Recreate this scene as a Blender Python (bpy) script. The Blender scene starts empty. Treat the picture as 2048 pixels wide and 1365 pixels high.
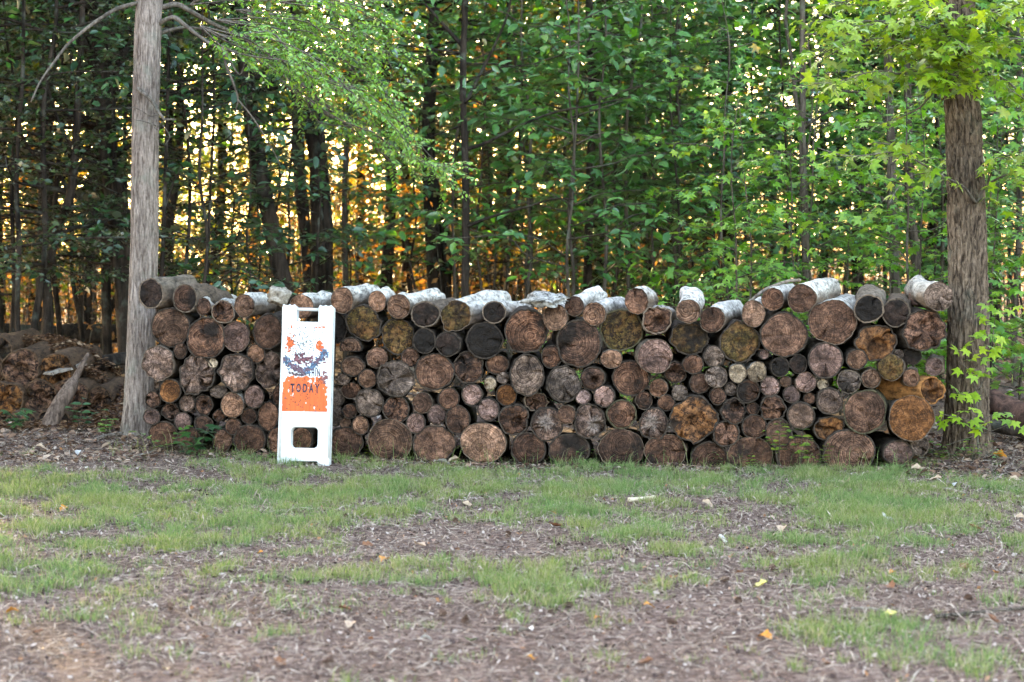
import bpy, math, random
import numpy as np
from mathutils import Vector, Matrix

R = math.radians
SC = bpy.context.scene
COL = SC.collection

# ------------------------------------------------------------------ camera
F = 3982.0                      # focal length in pixels of the 2048 px wide photograph (70 mm)
CX, CY, HOR = 1024.0, 682.5, 512.0
H, D = 1.5, 14.1                # eye height, distance to the front of the log pile
PITCH = math.atan((CY - HOR) / F)
cam_d = bpy.data.cameras.new('camera')
cam = bpy.data.objects.new('camera', cam_d)
COL.objects.link(cam)
cam.location = (0, -D, H)
cam.rotation_euler = (math.pi / 2 - PITCH, 0, 0)
cam_d.lens, cam_d.sensor_width = 70, 36
cam_d.clip_start, cam_d.clip_end = 0.1, 2000
cam_d.dof.use_dof = True
cam_d.dof.focus_distance = 13.5
cam_d.dof.aperture_fstop = 3.2
SC.camera = cam

# ------------------------------------------------------------------ sky and sun
SUN_EL, SUN_AZ = 12.0, -24.0      # degrees; azimuth measured from +Y (away from the camera) towards +X
w = bpy.data.worlds.new('World')
SC.world = w
w.use_nodes = True
nt = w.node_tree
for n in list(nt.nodes):
    nt.nodes.remove(n)
sky = nt.nodes.new('ShaderNodeTexSky')
sky.sky_type = 'NISHITA'
sky.sun_disc = False
sky.sun_elevation = R(SUN_EL)
sky.sun_rotation = R(SUN_AZ)
sky.air_density, sky.dust_density, sky.ozone_density = 1.0, 3.0, 0.4
bg = nt.nodes.new('ShaderNodeBackground')
bg.inputs['Strength'].default_value = 0.15
wo = nt.nodes.new('ShaderNodeOutputWorld')
tint = nt.nodes.new('ShaderNodeMix'); tint.data_type = 'RGBA'; tint.blend_type = 'MULTIPLY'; tint.inputs[0].default_value = 1.0
tint.inputs[7].default_value = (1.05, .99, .965, 1)
nt.links.new(sky.outputs[0], tint.inputs[6])
nt.links.new(tint.outputs[2], bg.inputs[0])
nt.links.new(bg.outputs[0], wo.inputs[0])

sd = bpy.data.lights.new('sun', 'SUN')
sd.energy, sd.angle, sd.color = 5.0, R(0.5), (1.0, 0.74, 0.38)
so = bpy.data.objects.new('sun', sd)
COL.objects.link(so)
sdir = Vector((math.sin(R(SUN_AZ)) * math.cos(R(SUN_EL)), math.cos(R(SUN_AZ)) * math.cos(R(SUN_EL)), math.sin(R(SUN_EL))))
so.rotation_euler = sdir.to_track_quat('Z', 'Y').to_euler()

vs = SC.view_settings
vs.view_transform, vs.look, vs.gamma, vs.use_curve_mapping = 'Standard', 'None', 1.0, False
vs.exposure = 3.85
SC.render.engine = 'CYCLES'
cy = SC.cycles
cy.use_denoising = True
cy.use_adaptive_sampling = True
cy.adaptive_threshold = 0.012
cy.max_bounces, cy.diffuse_bounces, cy.glossy_bounces, cy.transmission_bounces, cy.transparent_max_bounces = 3, 2, 1, 3, 2
cy.sample_clamp_indirect = 8
cy.caustics_reflective = cy.caustics_refractive = False

rng = random.Random(7)
nrg = np.random.default_rng(7)

# ------------------------------------------------------------------ helpers
def at(px, py, Y):
    """point of the plane y=Y seen through photograph pixel px,py"""
    a, b = (px - CX) / F, (CY - py) / F
    d = Vector((a, math.cos(PITCH) + b * math.sin(PITCH), -math.sin(PITCH) + b * math.cos(PITCH)))
    t = (Y + D) / d.y
    return Vector((d.x * t, Y, H + d.z * t))

def _hash(ix, iy, iz):
    h = (ix * 374761393 + iy * 668265263 + iz * 2147483647 + 1013904223) & 0xFFFFFFFF
    h = ((h ^ (h >> 13)) * 1274126177) & 0xFFFFFFFF
    h = (h ^ (h >> 16)) & 0xFFFF
    return h / 65535.0

def noise3(x, y, z):
    x, y, z = np.broadcast_arrays(np.asarray(x, float), np.asarray(y, float), np.asarray(z, float))
    ix, iy, iz = np.floor(x).astype(np.int64), np.floor(y).astype(np.int64), np.floor(z).astype(np.int64)
    fx, fy, fz = x - ix, y - iy, z - iz
    ux, uy, uz = fx * fx * (3 - 2 * fx), fy * fy * (3 - 2 * fy), fz * fz * (3 - 2 * fz)
    def L(a, b, t): return a + (b - a) * t
    h = lambda a, b, c: _hash(ix + a, iy + b, iz + c)
    return L(L(L(h(0,0,0), h(1,0,0), ux), L(h(0,1,0), h(1,1,0), ux), uy),
             L(L(h(0,0,1), h(1,0,1), ux), L(h(0,1,1), h(1,1,1), ux), uy), uz) * 2 - 1

def fbm(x, y, z, o=3):
    s, a = 0, 1.0
    for k in range(o):
        s = s + a * noise3(x * 2 ** k, y * 2 ** k, z * 2 ** k + 17 * k)
        a *= 0.5
    return s

def sstep(a, b, x):
    t = np.clip((x - a) / (b - a), 0, 1)
    return t * t * (3 - 2 * t)

def mesh_np(name, V, faces, mat, smooth=True):
    """faces: array (n,3) or (n,4), or list of such arrays"""
    me = bpy.data.meshes.new(name)
    fl = faces if isinstance(faces, list) else [faces]
    fl = [np.asarray(f, dtype=np.int32) for f in fl if len(f)]
    V = np.asarray(V, dtype=np.float32)
    nl = sum(f.size for f in fl)
    nf = sum(len(f) for f in fl)
    me.vertices.add(len(V)); me.vertices.foreach_set('co', V.ravel())
    me.loops.add(nl); me.loops.foreach_set('vertex_index', np.concatenate([f.ravel() for f in fl]))
    me.polygons.add(nf)
    tot = np.concatenate([np.full(len(f), f.shape[1], np.int32) for f in fl])
    st = np.concatenate([[0], np.cumsum(tot)[:-1]]).astype(np.int32)
    me.polygons.foreach_set('loop_start', st)
    try:
        me.polygons.foreach_set('loop_total', tot)
    except Exception:
        pass
    me.polygons.foreach_set('use_smooth', np.full(nf, smooth))
    me.update(calc_edges=True)
    if mat:
        me.materials.append(mat)
    return me

def ob(name, me, parent=None, loc=(0, 0, 0), rot=(0, 0, 0)):
    o = bpy.data.objects.new(name, me)
    COL.objects.link(o)
    o.location, o.rotation_euler = loc, rot
    if parent:
        o.parent = parent
    return o

def tag(o, label, cat, group=None, kind=None):
    o['label'], o['category'] = label, cat
    if group: o['group'] = group
    if kind: o['kind'] = kind
    return o

def empty(name, loc=(0, 0, 0), rot=(0, 0, 0)):
    o = bpy.data.objects.new(name, None)
    COL.objects.link(o)
    o.location, o.rotation_euler = loc, rot
    o.empty_display_size = 0.1
    return o

def copy_tree(o):
    c = o.copy(); COL.objects.link(c)
    for ch in o.children:
        d = ch.copy(); COL.objects.link(d); d.parent = c
        for g in ch.children:
            e = g.copy(); COL.objects.link(e); e.parent = d
    return c

class MB:
    """collects tubes and leaves into one mesh"""
    def __init__(s):
        s.V, s.Q, s.T, s.n = [], [], [], 0
    def add(s, V, Q=None, T=None):
        s.V.append(np.asarray(V, float))
        if Q is not None and len(Q): s.Q.append(np.asarray(Q) + s.n)
        if T is not None and len(T): s.T.append(np.asarray(T) + s.n)
        s.n += len(V)
    def tube(s, P, rad, seg=7, cap=True, wob=0.0):
        P = np.asarray([tuple(p) for p in P], float)
        n = len(P)
        rad = np.broadcast_to(np.asarray(rad, float), (n,))
        d = np.gradient(P, axis=0)
        d /= np.linalg.norm(d, axis=1)[:, None] + 1e-9
        ref = np.array([0, 0, 1.0]) if abs(d[:, 2]).mean() < 0.8 else np.array([1.0, 0, 0])
        a = np.cross(d, ref); a /= np.linalg.norm(a, axis=1)[:, None] + 1e-9
        b = np.cross(d, a)
        th = np.linspace(0, 2 * math.pi, seg, endpoint=False)
        rr = rad[:, None] * np.ones(seg)
        if wob:
            rr = rr * (1 + wob * noise3(np.cos(th)[None] * 1.6 + P[:, :1] * 7, np.sin(th)[None] * 1.6 + P[:, 1:2] * 7, P[:, 2:3] * 5 + s.n))
        V = P[:, None] + rr[..., None] * (a[:, None] * np.cos(th)[None, :, None] + b[:, None] * np.sin(th)[None, :, None])
        V = V.reshape(-1, 3)
        i = np.arange(n - 1)[:, None] * seg; j = np.arange(seg)[None]; k = (j + 1) % seg
        Q = np.stack([i + j, i + seg + j, i + seg + k, i + k], -1).reshape(-1, 4)
        T = []
        if cap:
            V = np.vstack([V, P[0], P[-1]])
            c0, c1 = n * seg, n * seg + 1
            jj = np.arange(seg); kk = (jj + 1) % seg
            T = np.vstack([np.stack([np.full(seg, c0), jj, kk], 1), np.stack([np.full(seg, c1), (n - 1) * seg + kk, (n - 1) * seg + jj], 1)])
        s.add(V, Q, T)
    def build(s, name, mat, smooth=True):
        fl = []
        if s.Q: fl.append(np.vstack(s.Q))
        if s.T: fl.append(np.vstack(s.T))
        return mesh_np(name, np.vstack(s.V), fl, mat, smooth)

# leaf templates: x along the leaf, y across, z normal
def star_template():
    pts = [(0, 0, 0.0)]
    tips = [(-100, .62), (-48, .92), (0, 1.0), (48, .92), (100, .62)]
    out = []
    for i, (a, r) in enumerate(tips):
        out.append((r * math.cos(R(a)), r * math.sin(R(a)), -0.13 * r))
        if i < 4:
            am = (a + tips[i + 1][0]) / 2
            out.append((.46 * math.cos(R(am)), .46 * math.sin(R(am)), .03))
    out.append((-.18, 0.12, 0)); out.insert(0, (-.18, -0.12, 0))
    V = np.array(pts + out, float)
    V[:, 0] += .18
    V[:, 1] *= 1.05
    n = len(out)
    T = [(0, 1 + i, 1 + i + 1) for i in range(n - 1)]
    return V * 0.62, np.array(T)
STAR = star_template()
OVAL = (np.array([(0, 0, 0), (.3, -.24, .05), (.68, -.2, .03), (1, 0, -.1), (.68, .2, .03), (.3, .24, .05), (.5, 0, -.03)], float),
        np.array([(0, 1, 6), (1, 2, 6), (2, 3, 6), (3, 4, 6), (4, 5, 6), (5, 0, 6)]))
DIA = (np.array([(0, 0, 0), (.45, -.27, .07), (1, 0, -.08), (.45, .27, .07)], float), np.array([(0, 1, 2), (0, 2, 3)]))

def norm(a):
    return a / (np.linalg.norm(a, axis=-1, keepdims=True) + 1e-9)

def leaves(tmpl, P, X, N, S):
    """one leaf at each point P, pointing along X with normal near N and length S"""
    P, X, N, S = np.asarray(P, float), norm(np.asarray(X, float)), np.asarray(N, float), np.asarray(S, float)
    Y = norm(np.cross(N, X)); Z = np.cross(X, Y)
    tv, tf = tmpl
    V = P[:, None] + S[:, None, None] * (tv[None, :, 0:1] * X[:, None] + tv[None, :, 1:2] * Y[:, None] + tv[None, :, 2:3] * Z[:, None])
    Fc = tf[None] + (np.arange(len(P)) * len(tv))[:, None, None]
    return V.reshape(-1, 3), Fc.reshape(-1, 3)

def rand_leaves(tmpl, P, X, S, tilt=0.5, droop=0.2, up=(0, 0, 1), g=nrg):
    n = len(P)
    N = np.array(up)[None] + g.normal(0, tilt, (n, 3))
    X = np.asarray(X, float) + g.normal(0, .35, (n, 3)) - np.array([0, 0, droop])
    return leaves(tmpl, P, X, N, S)

def polyline(P, n):
    """resample a polyline smoothly (Catmull-Rom) to n points"""
    P = np.asarray([tuple(p) for p in P], float)
    if len(P) == 2:
        t = np.linspace(0, 1, n)[:, None]
        return P[0] * (1 - t) + P[1] * t
    Q = np.vstack([2 * P[0] - P[1], P, 2 * P[-1] - P[-2]])
    u = np.linspace(0, len(P) - 1 - 1e-6, n)
    i = u.astype(int); t = (u - i)[:, None]
    p0, p1, p2, p3 = Q[i], Q[i + 1], Q[i + 2], Q[i + 3]
    return .5 * (2 * p1 + (p2 - p0) * t + (2 * p0 - 5 * p1 + 4 * p2 - p3) * t ** 2 + (3 * p1 - p0 - 3 * p2 + p3) * t ** 3)

# ------------------------------------------------------------------ materials
class NT:
    def __init__(s, name):
        s.m = bpy.data.materials.new(name); s.m.use_nodes = True
        s.t = s.m.node_tree
        for n in list(s.t.nodes): s.t.nodes.remove(n)
        s.out = s.n('ShaderNodeOutputMaterial')
    def n(s, typ, **kw):
        nd = s.t.nodes.new(typ)
        for k, v in kw.items(): setattr(nd, k, v)
        return nd
    def l(s, a, b): s.t.links.new(a, b)
    def setin(s, sock, v):
        if hasattr(v, 'is_linked') or hasattr(v, 'links'): s.l(v, sock)
        else: sock.default_value = v
    def math(s, op, a, b=0.0, c=None, clamp=False):
        nd = s.n('ShaderNodeMath', operation=op); nd.use_clamp = clamp
        s.setin(nd.inputs[0], a); s.setin(nd.inputs[1], b)
        if c is not None: s.setin(nd.inputs[2], c)
        return nd.outputs[0]
    def mix(s, f, a, b, blend='MIX'):
        nd = s.n('ShaderNodeMix', data_type='RGBA', blend_type=blend)
        s.setin(nd.inputs[0], f)
        for sock, v in ((nd.inputs[6], a), (nd.inputs[7], b)):
            if isinstance(v, (tuple, list)) and len(v) == 3: v = (*v, 1)
            s.setin(sock, v)
        return nd.outputs[2]
    def noise(s, vec, scale, detail=3, rough=.55, w=None, dist=0):
        nd = s.n('ShaderNodeTexNoise')
        if w is not None:
            nd.noise_dimensions = '4D'; s.setin(nd.inputs['W'], w)
        if vec is not None: s.l(vec, nd.inputs['Vector'])
        nd.inputs['Scale'].default_value = scale; nd.inputs['Detail'].default_value = detail
        nd.inputs['Roughness'].default_value = rough; nd.inputs['Distortion'].default_value = dist
        return nd.outputs[0]
    def ramp(s, f, stops, interp='LINEAR'):
        nd = s.n('ShaderNodeValToRGB'); cr = nd.color_ramp; cr.interpolation = interp
        while len(cr.elements) < len(stops): cr.elements.new(.5)
        for e, (p, c) in zip(cr.elements, stops):
            e.position = p
            e.color = (*c, 1) if isinstance(c, (tuple, list)) else (c, c, c, 1)
        s.setin(nd.inputs[0], f)
        return nd.outputs[0]
    def attr(s, name):
        return s.n('ShaderNodeAttribute', attribute_type='OBJECT', attribute_name=name).outputs['Fac']
    def mapping(s, vec, scale=(1, 1, 1)):
        nd = s.n('ShaderNodeMapping'); s.l(vec, nd.inputs[0]); nd.inputs['Scale'].default_value = scale
        return nd.outputs[0]
    def bump(s, h, strength=.5, dist=.01, normal=None):
        nd = s.n('ShaderNodeBump'); nd.inputs['Strength'].default_value = strength; nd.inputs['Distance'].default_value = dist
        s.l(h, nd.inputs['Height'])
        if normal is not None: s.l(normal, nd.inputs['Normal'])
        return nd.outputs[0]
    def principled(s, col, rough=.8, spec=.3, normal=None):
        p = s.n('ShaderNodeBsdfPrincipled')
        if isinstance(col, (tuple, list)): col = (*col, 1)
        s.setin(p.inputs['Base Color'], col); s.setin(p.inputs['Roughness'], rough)
        p.inputs['Specular IOR Level'].default_value = spec
        if normal is not None: s.l(normal, p.inputs['Normal'])
        s.l(p.outputs[0], s.out.inputs[0])
        return p

def objco(t):
    return t.n('ShaderNodeTexCoord').outputs['Object']

def mat_leaf(name, stops, trans=.45, gloss=.06, tmul=(1.15, 1.1, .5)):
    t = NT(name)
    isl = t.n('ShaderNodeNewGeometry').outputs['Random Per Island']
    oi = t.n('ShaderNodeObjectInfo').outputs['Random']
    f = t.math('FRACT', t.math('ADD', isl, t.math('MULTIPLY', oi, .35)))
    f = t.math('ADD', t.math('MULTIPLY', isl, .8), t.math('MULTIPLY', oi, .2))
    col = t.ramp(f, stops)
    n = t.noise(objco(t), 35, 2)
    col = t.mix(1.0, col, t.ramp(n, [(.3, .75), (.7, 1.2)]), 'MULTIPLY')
    dif = t.n('ShaderNodeBsdfDiffuse'); t.l(col, dif.inputs[0])
    tr = t.n('ShaderNodeBsdfTranslucent'); t.l(t.mix(1.0, col, tmul, 'MULTIPLY'), tr.inputs[0])
    mx = t.n('ShaderNodeMixShader'); mx.inputs[0].default_value = trans
    t.l(dif.outputs[0], mx.inputs[1]); t.l(tr.outputs[0], mx.inputs[2])
    gl = t.n('ShaderNodeBsdfGlossy'); gl.inputs['Roughness'].default_value = .38
    fr = t.n('ShaderNodeFresnel'); fr.inputs[0].default_value = 1.35
    m2 = t.n('ShaderNodeMixShader'); t.l(t.math('ADD', t.math('MULTIPLY', fr.outputs[0], .35), gloss * .5), m2.inputs[0])
    t.l(mx.outputs[0], m2.inputs[1]); t.l(gl.outputs[0], m2.inputs[2])
    t.l(m2.outputs[0], t.out.inputs[0])
    return t.m

def mat_bark(name, dark, light, sx=22, sz=3.0, strength=.8, dist=.02, moss=0.0):
    t = NT(name)
    co = objco(t)
    v = t.mapping(co, (sx, sx, sz))
    n1 = t.noise(v, 1.0, 4, .6, dist=.6)
    n2 = t.noise(co, 55, 3, .6)
    n3 = t.noise(co, 2.2, 2, .5)
    h = t.math('ADD', t.math('MULTIPLY', n1, 1.0), t.math('MULTIPLY', n2, .25))
    col = t.ramp(n1, [(.36, dark), (.52, tuple((a + b) / 2 for a, b in zip(dark, light))), (.68, light)])
    col = t.mix(1.0, col, t.ramp(n3, [(.3, .72), (.7, 1.25)]), 'MULTIPLY')
    col = t.mix(.5, col, t.ramp(n2, [(.3, .6), (.7, 1.3)]), 'MULTIPLY')
    if moss:
        col = t.mix(t.math('MULTIPLY', t.ramp(t.noise(co, 5, 4, .6), [(.55, 0.0), (.68, 1.0)]), moss), col, (.22, .25, .2))
    t.principled(col, .92, .15, t.bump(h, strength, dist))
    return t.m

def mat_plain_noise(name, c1, c2, scale=20, rough=.85, bump=.4, dist=.004, spec=.2):
    t = NT(name)
    co = objco(t)
    n = t.noise(co, scale, 5, .6)
    col = t.ramp(n, [(.32, c1), (.68, c2)])
    t.principled(col, rough, spec, t.bump(t.noise(co, scale * 4, 3, .6), bump, dist))
    return t.m

# shared leaf colours (albedo)
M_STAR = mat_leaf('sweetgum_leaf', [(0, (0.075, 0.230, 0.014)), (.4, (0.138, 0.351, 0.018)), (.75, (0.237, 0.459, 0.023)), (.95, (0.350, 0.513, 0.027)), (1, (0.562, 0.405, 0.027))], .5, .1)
M_HERO = mat_leaf('yellow_green_sweetgum_leaf', [(0, (0.161, 0.312, 0.012)), (.4, (0.287, 0.456, 0.016)), (.8, (0.425, 0.552, 0.024)), (.96, (0.517, 0.540, 0.032)), (1, (0.575, 0.360, 0.032))], .5, .08)  # brighter, yellower variant of the sweetgum leaf
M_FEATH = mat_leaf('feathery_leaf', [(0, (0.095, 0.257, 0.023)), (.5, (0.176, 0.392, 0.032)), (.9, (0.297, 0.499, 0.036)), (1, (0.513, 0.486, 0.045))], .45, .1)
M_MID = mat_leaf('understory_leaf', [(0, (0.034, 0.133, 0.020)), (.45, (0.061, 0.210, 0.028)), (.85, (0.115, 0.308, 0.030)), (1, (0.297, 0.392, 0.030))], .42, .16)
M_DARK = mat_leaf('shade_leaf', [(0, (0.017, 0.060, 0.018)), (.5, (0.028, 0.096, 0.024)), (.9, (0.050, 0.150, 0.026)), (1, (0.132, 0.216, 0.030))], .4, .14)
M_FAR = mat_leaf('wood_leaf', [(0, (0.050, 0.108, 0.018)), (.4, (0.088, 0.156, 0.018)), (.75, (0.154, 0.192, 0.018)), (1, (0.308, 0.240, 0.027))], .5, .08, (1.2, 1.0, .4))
M_DRY = mat_leaf('dry_leaf', [(0, (.15, .075, .03)), (.5, (.27, .145, .05)), (1, (.42, .26, .09))], .5, .03, (1.1, .9, .6))
M_GOLD = mat_leaf('yellowing_leaf', [(0, (.13, .13, .02)), (.35, (.24, .2, .03)), (.7, (.36, .22, .045)), (1, (.42, .19, .055))], .6, .04, (1.2, .95, .4))
M_PINE = mat_leaf('needle', [(0, (0.024, 0.050, 0.016)), (.6, (0.040, 0.072, 0.018)), (1, (0.072, 0.099, 0.024))], .3, .08)
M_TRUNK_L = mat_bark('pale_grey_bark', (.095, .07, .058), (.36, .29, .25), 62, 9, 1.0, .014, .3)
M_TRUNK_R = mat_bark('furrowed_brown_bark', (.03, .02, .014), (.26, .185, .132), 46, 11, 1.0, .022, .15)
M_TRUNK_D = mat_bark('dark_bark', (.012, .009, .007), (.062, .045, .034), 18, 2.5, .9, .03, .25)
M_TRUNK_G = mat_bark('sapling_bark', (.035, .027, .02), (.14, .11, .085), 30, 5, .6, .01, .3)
M_TWIG = mat_bark('twig_bark', (.06, .048, .038), (.2, .165, .135), 40, 12, .5, .006, .2)

# ------------------------------------------------------------------ ground
def gz(x, y):
    x, y = np.asarray(x, float), np.asarray(y, float)
    z = .09 * sstep(.5, -2.8, x) * sstep(-2.0, .2, y) + .05 * sstep(.25, 1.3, y)
    z = z + .06 * sstep(2.5, 3.2, x) * sstep(-.7, .1, y) * (1 - sstep(.25, 1.3, y) * .8)
    z = z + .3 * np.exp(-((x + 3.15) / .25) ** 2 - ((y - 2.6) / .5) ** 2)
    z = z + .014 * fbm(x * 1.1, y * 1.1, 3.3, 2) + .006 * fbm(x * 5, y * 5, 8.1, 2)
    z = z + .2 * noise3(x * .14, y * .14, 5.5) * sstep(3, 14, y) * (1 - sstep(80, 150, y))
    return z
def gz1(x, y): return float(gz(np.array([x]), np.array([y]))[0])

def proj(x, y, z):
    dy, dz = y + D, z - H
    zc = dy * math.cos(PITCH) - dz * math.sin(PITCH)
    yc = dy * math.sin(PITCH) + dz * math.cos(PITCH)
    return CX + F * x / zc, CY - F * yc / zc

def grow(a, b, step, far, k=1.12):
    c = list(np.arange(a, b, step)); s = step; v = c[-1]
    while v < far:
        s *= k; v += s; c.append(v)
    s = step; v = c[0]
    pre = []
    while v > -far:
        s *= k; v -= s; pre.append(v)
    return np.array(pre[::-1] + c)

xs = grow(-5.5, 5.5, .055, 600); ys = grow(-8.5, 2.5, .055, 600)
GX, GY = np.meshgrid(xs, ys)
GV = np.stack([GX, GY, gz(GX, GY)], -1).reshape(-1, 3)
nx, ny = len(xs), len(ys)
i = np.arange(ny - 1)[:, None] * nx + np.arange(nx - 1)[None]
GQ = np.stack([i, i + 1, i + nx + 1, i + nx], -1).reshape(-1, 4)

t = NT('soil_and_litter')
co = objco(t)
n1 = t.noise(co, 1.3, 4, .6); n2 = t.noise(co, 22, 5, .7); n3 = t.noise(co, 90, 3, .6)
col = t.ramp(n2, [(.3, (.03, .018, .015)), (.45, (.105, .069, .055)), (.58, (.19, .136, .108)), (.72, (.34, .265, .215))])
col = t.mix(1.0, col, t.ramp(n1, [(.3, (.75, .72, .7)), (.7, (1.15, 1.12, 1.15))]), 'MULTIPLY')
col = t.mix(.6, col, t.ramp(n3, [(.3, .55), (.7, 1.35)]), 'MULTIPLY')
hh = t.math('ADD', n2, t.math('MULTIPLY', n3, .5))
t.principled(col, .95, .1, t.bump(hh, .8, .02))
M_GROUND = t.m
g = ob('ground', mesh_np('ground', GV, GQ, M_GROUND))
g['kind'] = 'structure'

# grass: how green the clearing is, read off the photograph and laid on the ground
PATCH = [(90,1170,120,45,.8),(430,1060,170,35,.55),(560,1000,150,70,.6),(350,1150,110,35,.55),(860,1150,120,35,.65),(1080,1175,100,50,.8),
         (1180,1110,80,50,.6),(1240,1060,130,70,.7),(1370,1110,70,80,.7),(1690,1050,120,80,.7),(1740,1010,90,70,.7),(1700,1150,90,55,.6),(1620,1225,70,50,.6),
         (1900,1070,160,70,.5),(1700,1275,130,45,.5),(1880,1290,160,45,.65),(1950,1345,120,40,.7),(300,1240,140,45,.45),(500,1190,170,45,.5),(230,1085,220,50,.45),
         (710,1150,110,35,.45),(160,1010,170,50,.5),(620,1075,150,40,.35),(1500,1120,120,40,.3),(1330,1290,110,35,.3),
         (950,1090,330,34,-1.1),(1480,1030,140,36,-.8),(1400,1210,170,60,-.35),(720,1310,330,55,-.5),(90,1310,190,60,-.55),(1850,960,150,35,-.5),(110,925,200,22,-1.0),(1000,925,110,14,-.7)]
def green(px, py):
    v = .30 * sstep(905, 945, py) * (1 - sstep(1000, 1080, py)) + .46 + .02 * sstep(1150, 1330, py)
    for a, b, c, d_, s_ in PATCH:
        v = v + s_ * np.exp(-(((px - a) / c) ** 2 + ((py - b) / d_) ** 2))
    return v

n = 36000
cd = 6.2 + (16.0 - 6.2) * np.sqrt(nrg.random(n))
cxx = (nrg.random(n) * 2 - 1) * (cd * .262 + 1.4)
cyy = cd - D
ok = cyy < .12
# nothing grows under the pile
ok &= ~((cyy > -.06 * cxx - .02) & (np.abs(cxx) < 2.75))
cxx, cyy = cxx[ok], cyy[ok]
czz = gz(cxx, cyy)
px, py = proj(cxx, cyy, czz)
dens = .74 * green(px, py) + .42 * fbm(cxx * 2.3, cyy * 2.3, 1.5, 3) + .62 * noise3(cxx * 5.2, cyy * 5.2, 9.0) + .5 * noise3(cxx * 12, cyy * 12, 4.0) - .12
keep = nrg.random(len(cxx)) < np.clip(dens - .12, 0, 1) ** 1.05 * .95
cxx, cyy, dens = cxx[keep], cyy[keep], np.clip(dens[keep], 0, 1.3)
nb = (10 + 32 * dens * nrg.random(len(cxx))).astype(int)
ci = np.repeat(np.arange(len(cxx)), nb)
N = len(ci)
rad = .018 + .06 * nrg.random(len(cxx))
ang = nrg.random(N) * 6.283; rr = np.abs(nrg.normal(0, 1, N)) * rad[ci] * .8
bx, by = cxx[ci] + np.cos(ang) * rr, cyy[ci] + np.sin(ang) * rr
hgt = (.018 + .05 * np.clip(dens[ci], 0, 1)) * (.5 + .8 * nrg.random(N)) * (0.7 + .5 * nrg.random(len(cxx))[ci])
bz = gz(bx, by) - .004
lean = .25 + .55 * nrg.random(N)
la = ang + nrg.normal(0, .7, N)
lx, ly = np.cos(la) * lean * hgt, np.sin(la) * lean * hgt
# taller wisps standing up against the bottom logs
nw = 420
wxx = nrg.uniform(-2.9, 3.0, nw); wyy = -.06 * wxx - .03 - .25 * nrg.random(nw) ** 1.5
bx[:nw], by[:nw], bz[:nw] = wxx, wyy, gz(wxx, wyy) - .004
hgt[:nw] = .07 + .16 * nrg.random(nw) ** 2
lean[:nw] = .2 + .6 * nrg.random(nw)
lx, ly = np.cos(la) * lean * hgt, np.sin(la) * lean * hgt
wd = .0009 + .0008 * nrg.random(N)
fa = nrg.random(N) * 3.1416
wx, wy = np.cos(fa) * wd, np.sin(fa) * wd
B = np.stack([bx, by, bz], -1)
Vb = np.empty((N, 5, 3))
Vb[:, 0] = B - np.stack([wx, wy, 0 * wx], -1); Vb[:, 1] = B + np.stack([wx, wy, 0 * wx], -1)
mid = B + np.stack([lx * .35, ly * .35, hgt * .6], -1)
Vb[:, 2] = mid + np.stack([wx, wy, 0 * wx], -1) * .8; Vb[:, 3] = mid - np.stack([wx, wy, 0 * wx], -1) * .8
Vb[:, 4] = B + np.stack([lx, ly, hgt * (1 - .25 * lean)], -1)
o5 = (np.arange(N) * 5)[:, None]
t = NT('grass_blade')
isl = t.n('ShaderNodeNewGeometry').outputs['Random Per Island']
pos = t.n('ShaderNodeNewGeometry').outputs['Position']
big = t.noise(pos, 1.6, 3, .6)
ca = t.ramp(isl, [(0, (.13, .18, .05)), (.45, (.21, .27, .075)), (.72, (.29, .33, .11)), (.88, (.38, .33, .19)), (1, (.46, .37, .25))])
cb = t.ramp(isl, [(0, (.11, .18, .06)), (.55, (.18, .27, .09)), (.85, (.25, .33, .12)), (1, (.42, .34, .21))])
col = t.mix(t.ramp(big, [(.42, 0.0), (.58, 1.0)]), ca, cb)
dif = t.n('ShaderNodeBsdfDiffuse'); t.l(col, dif.inputs[0])
trn = t.n('ShaderNodeBsdfTranslucent'); t.l(col, trn.inputs[0])
mx = t.n('ShaderNodeMixShader'); mx.inputs[0].default_value = .35
t.l(dif.outputs[0], mx.inputs[1]); t.l(trn.outputs[0], mx.inputs[2]); t.l(mx.outputs[0], t.out.inputs[0])
M_GRASS = t.m
gr = ob('grass', mesh_np('grass', Vb.reshape(-1, 3), [np.array([0, 1, 2, 3])[None] + o5, np.array([3, 2, 4])[None] + o5], M_GRASS))
tag(gr, 'patchy short green grass growing in tufts across the clearing', 'grass', kind='stuff')

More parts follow.
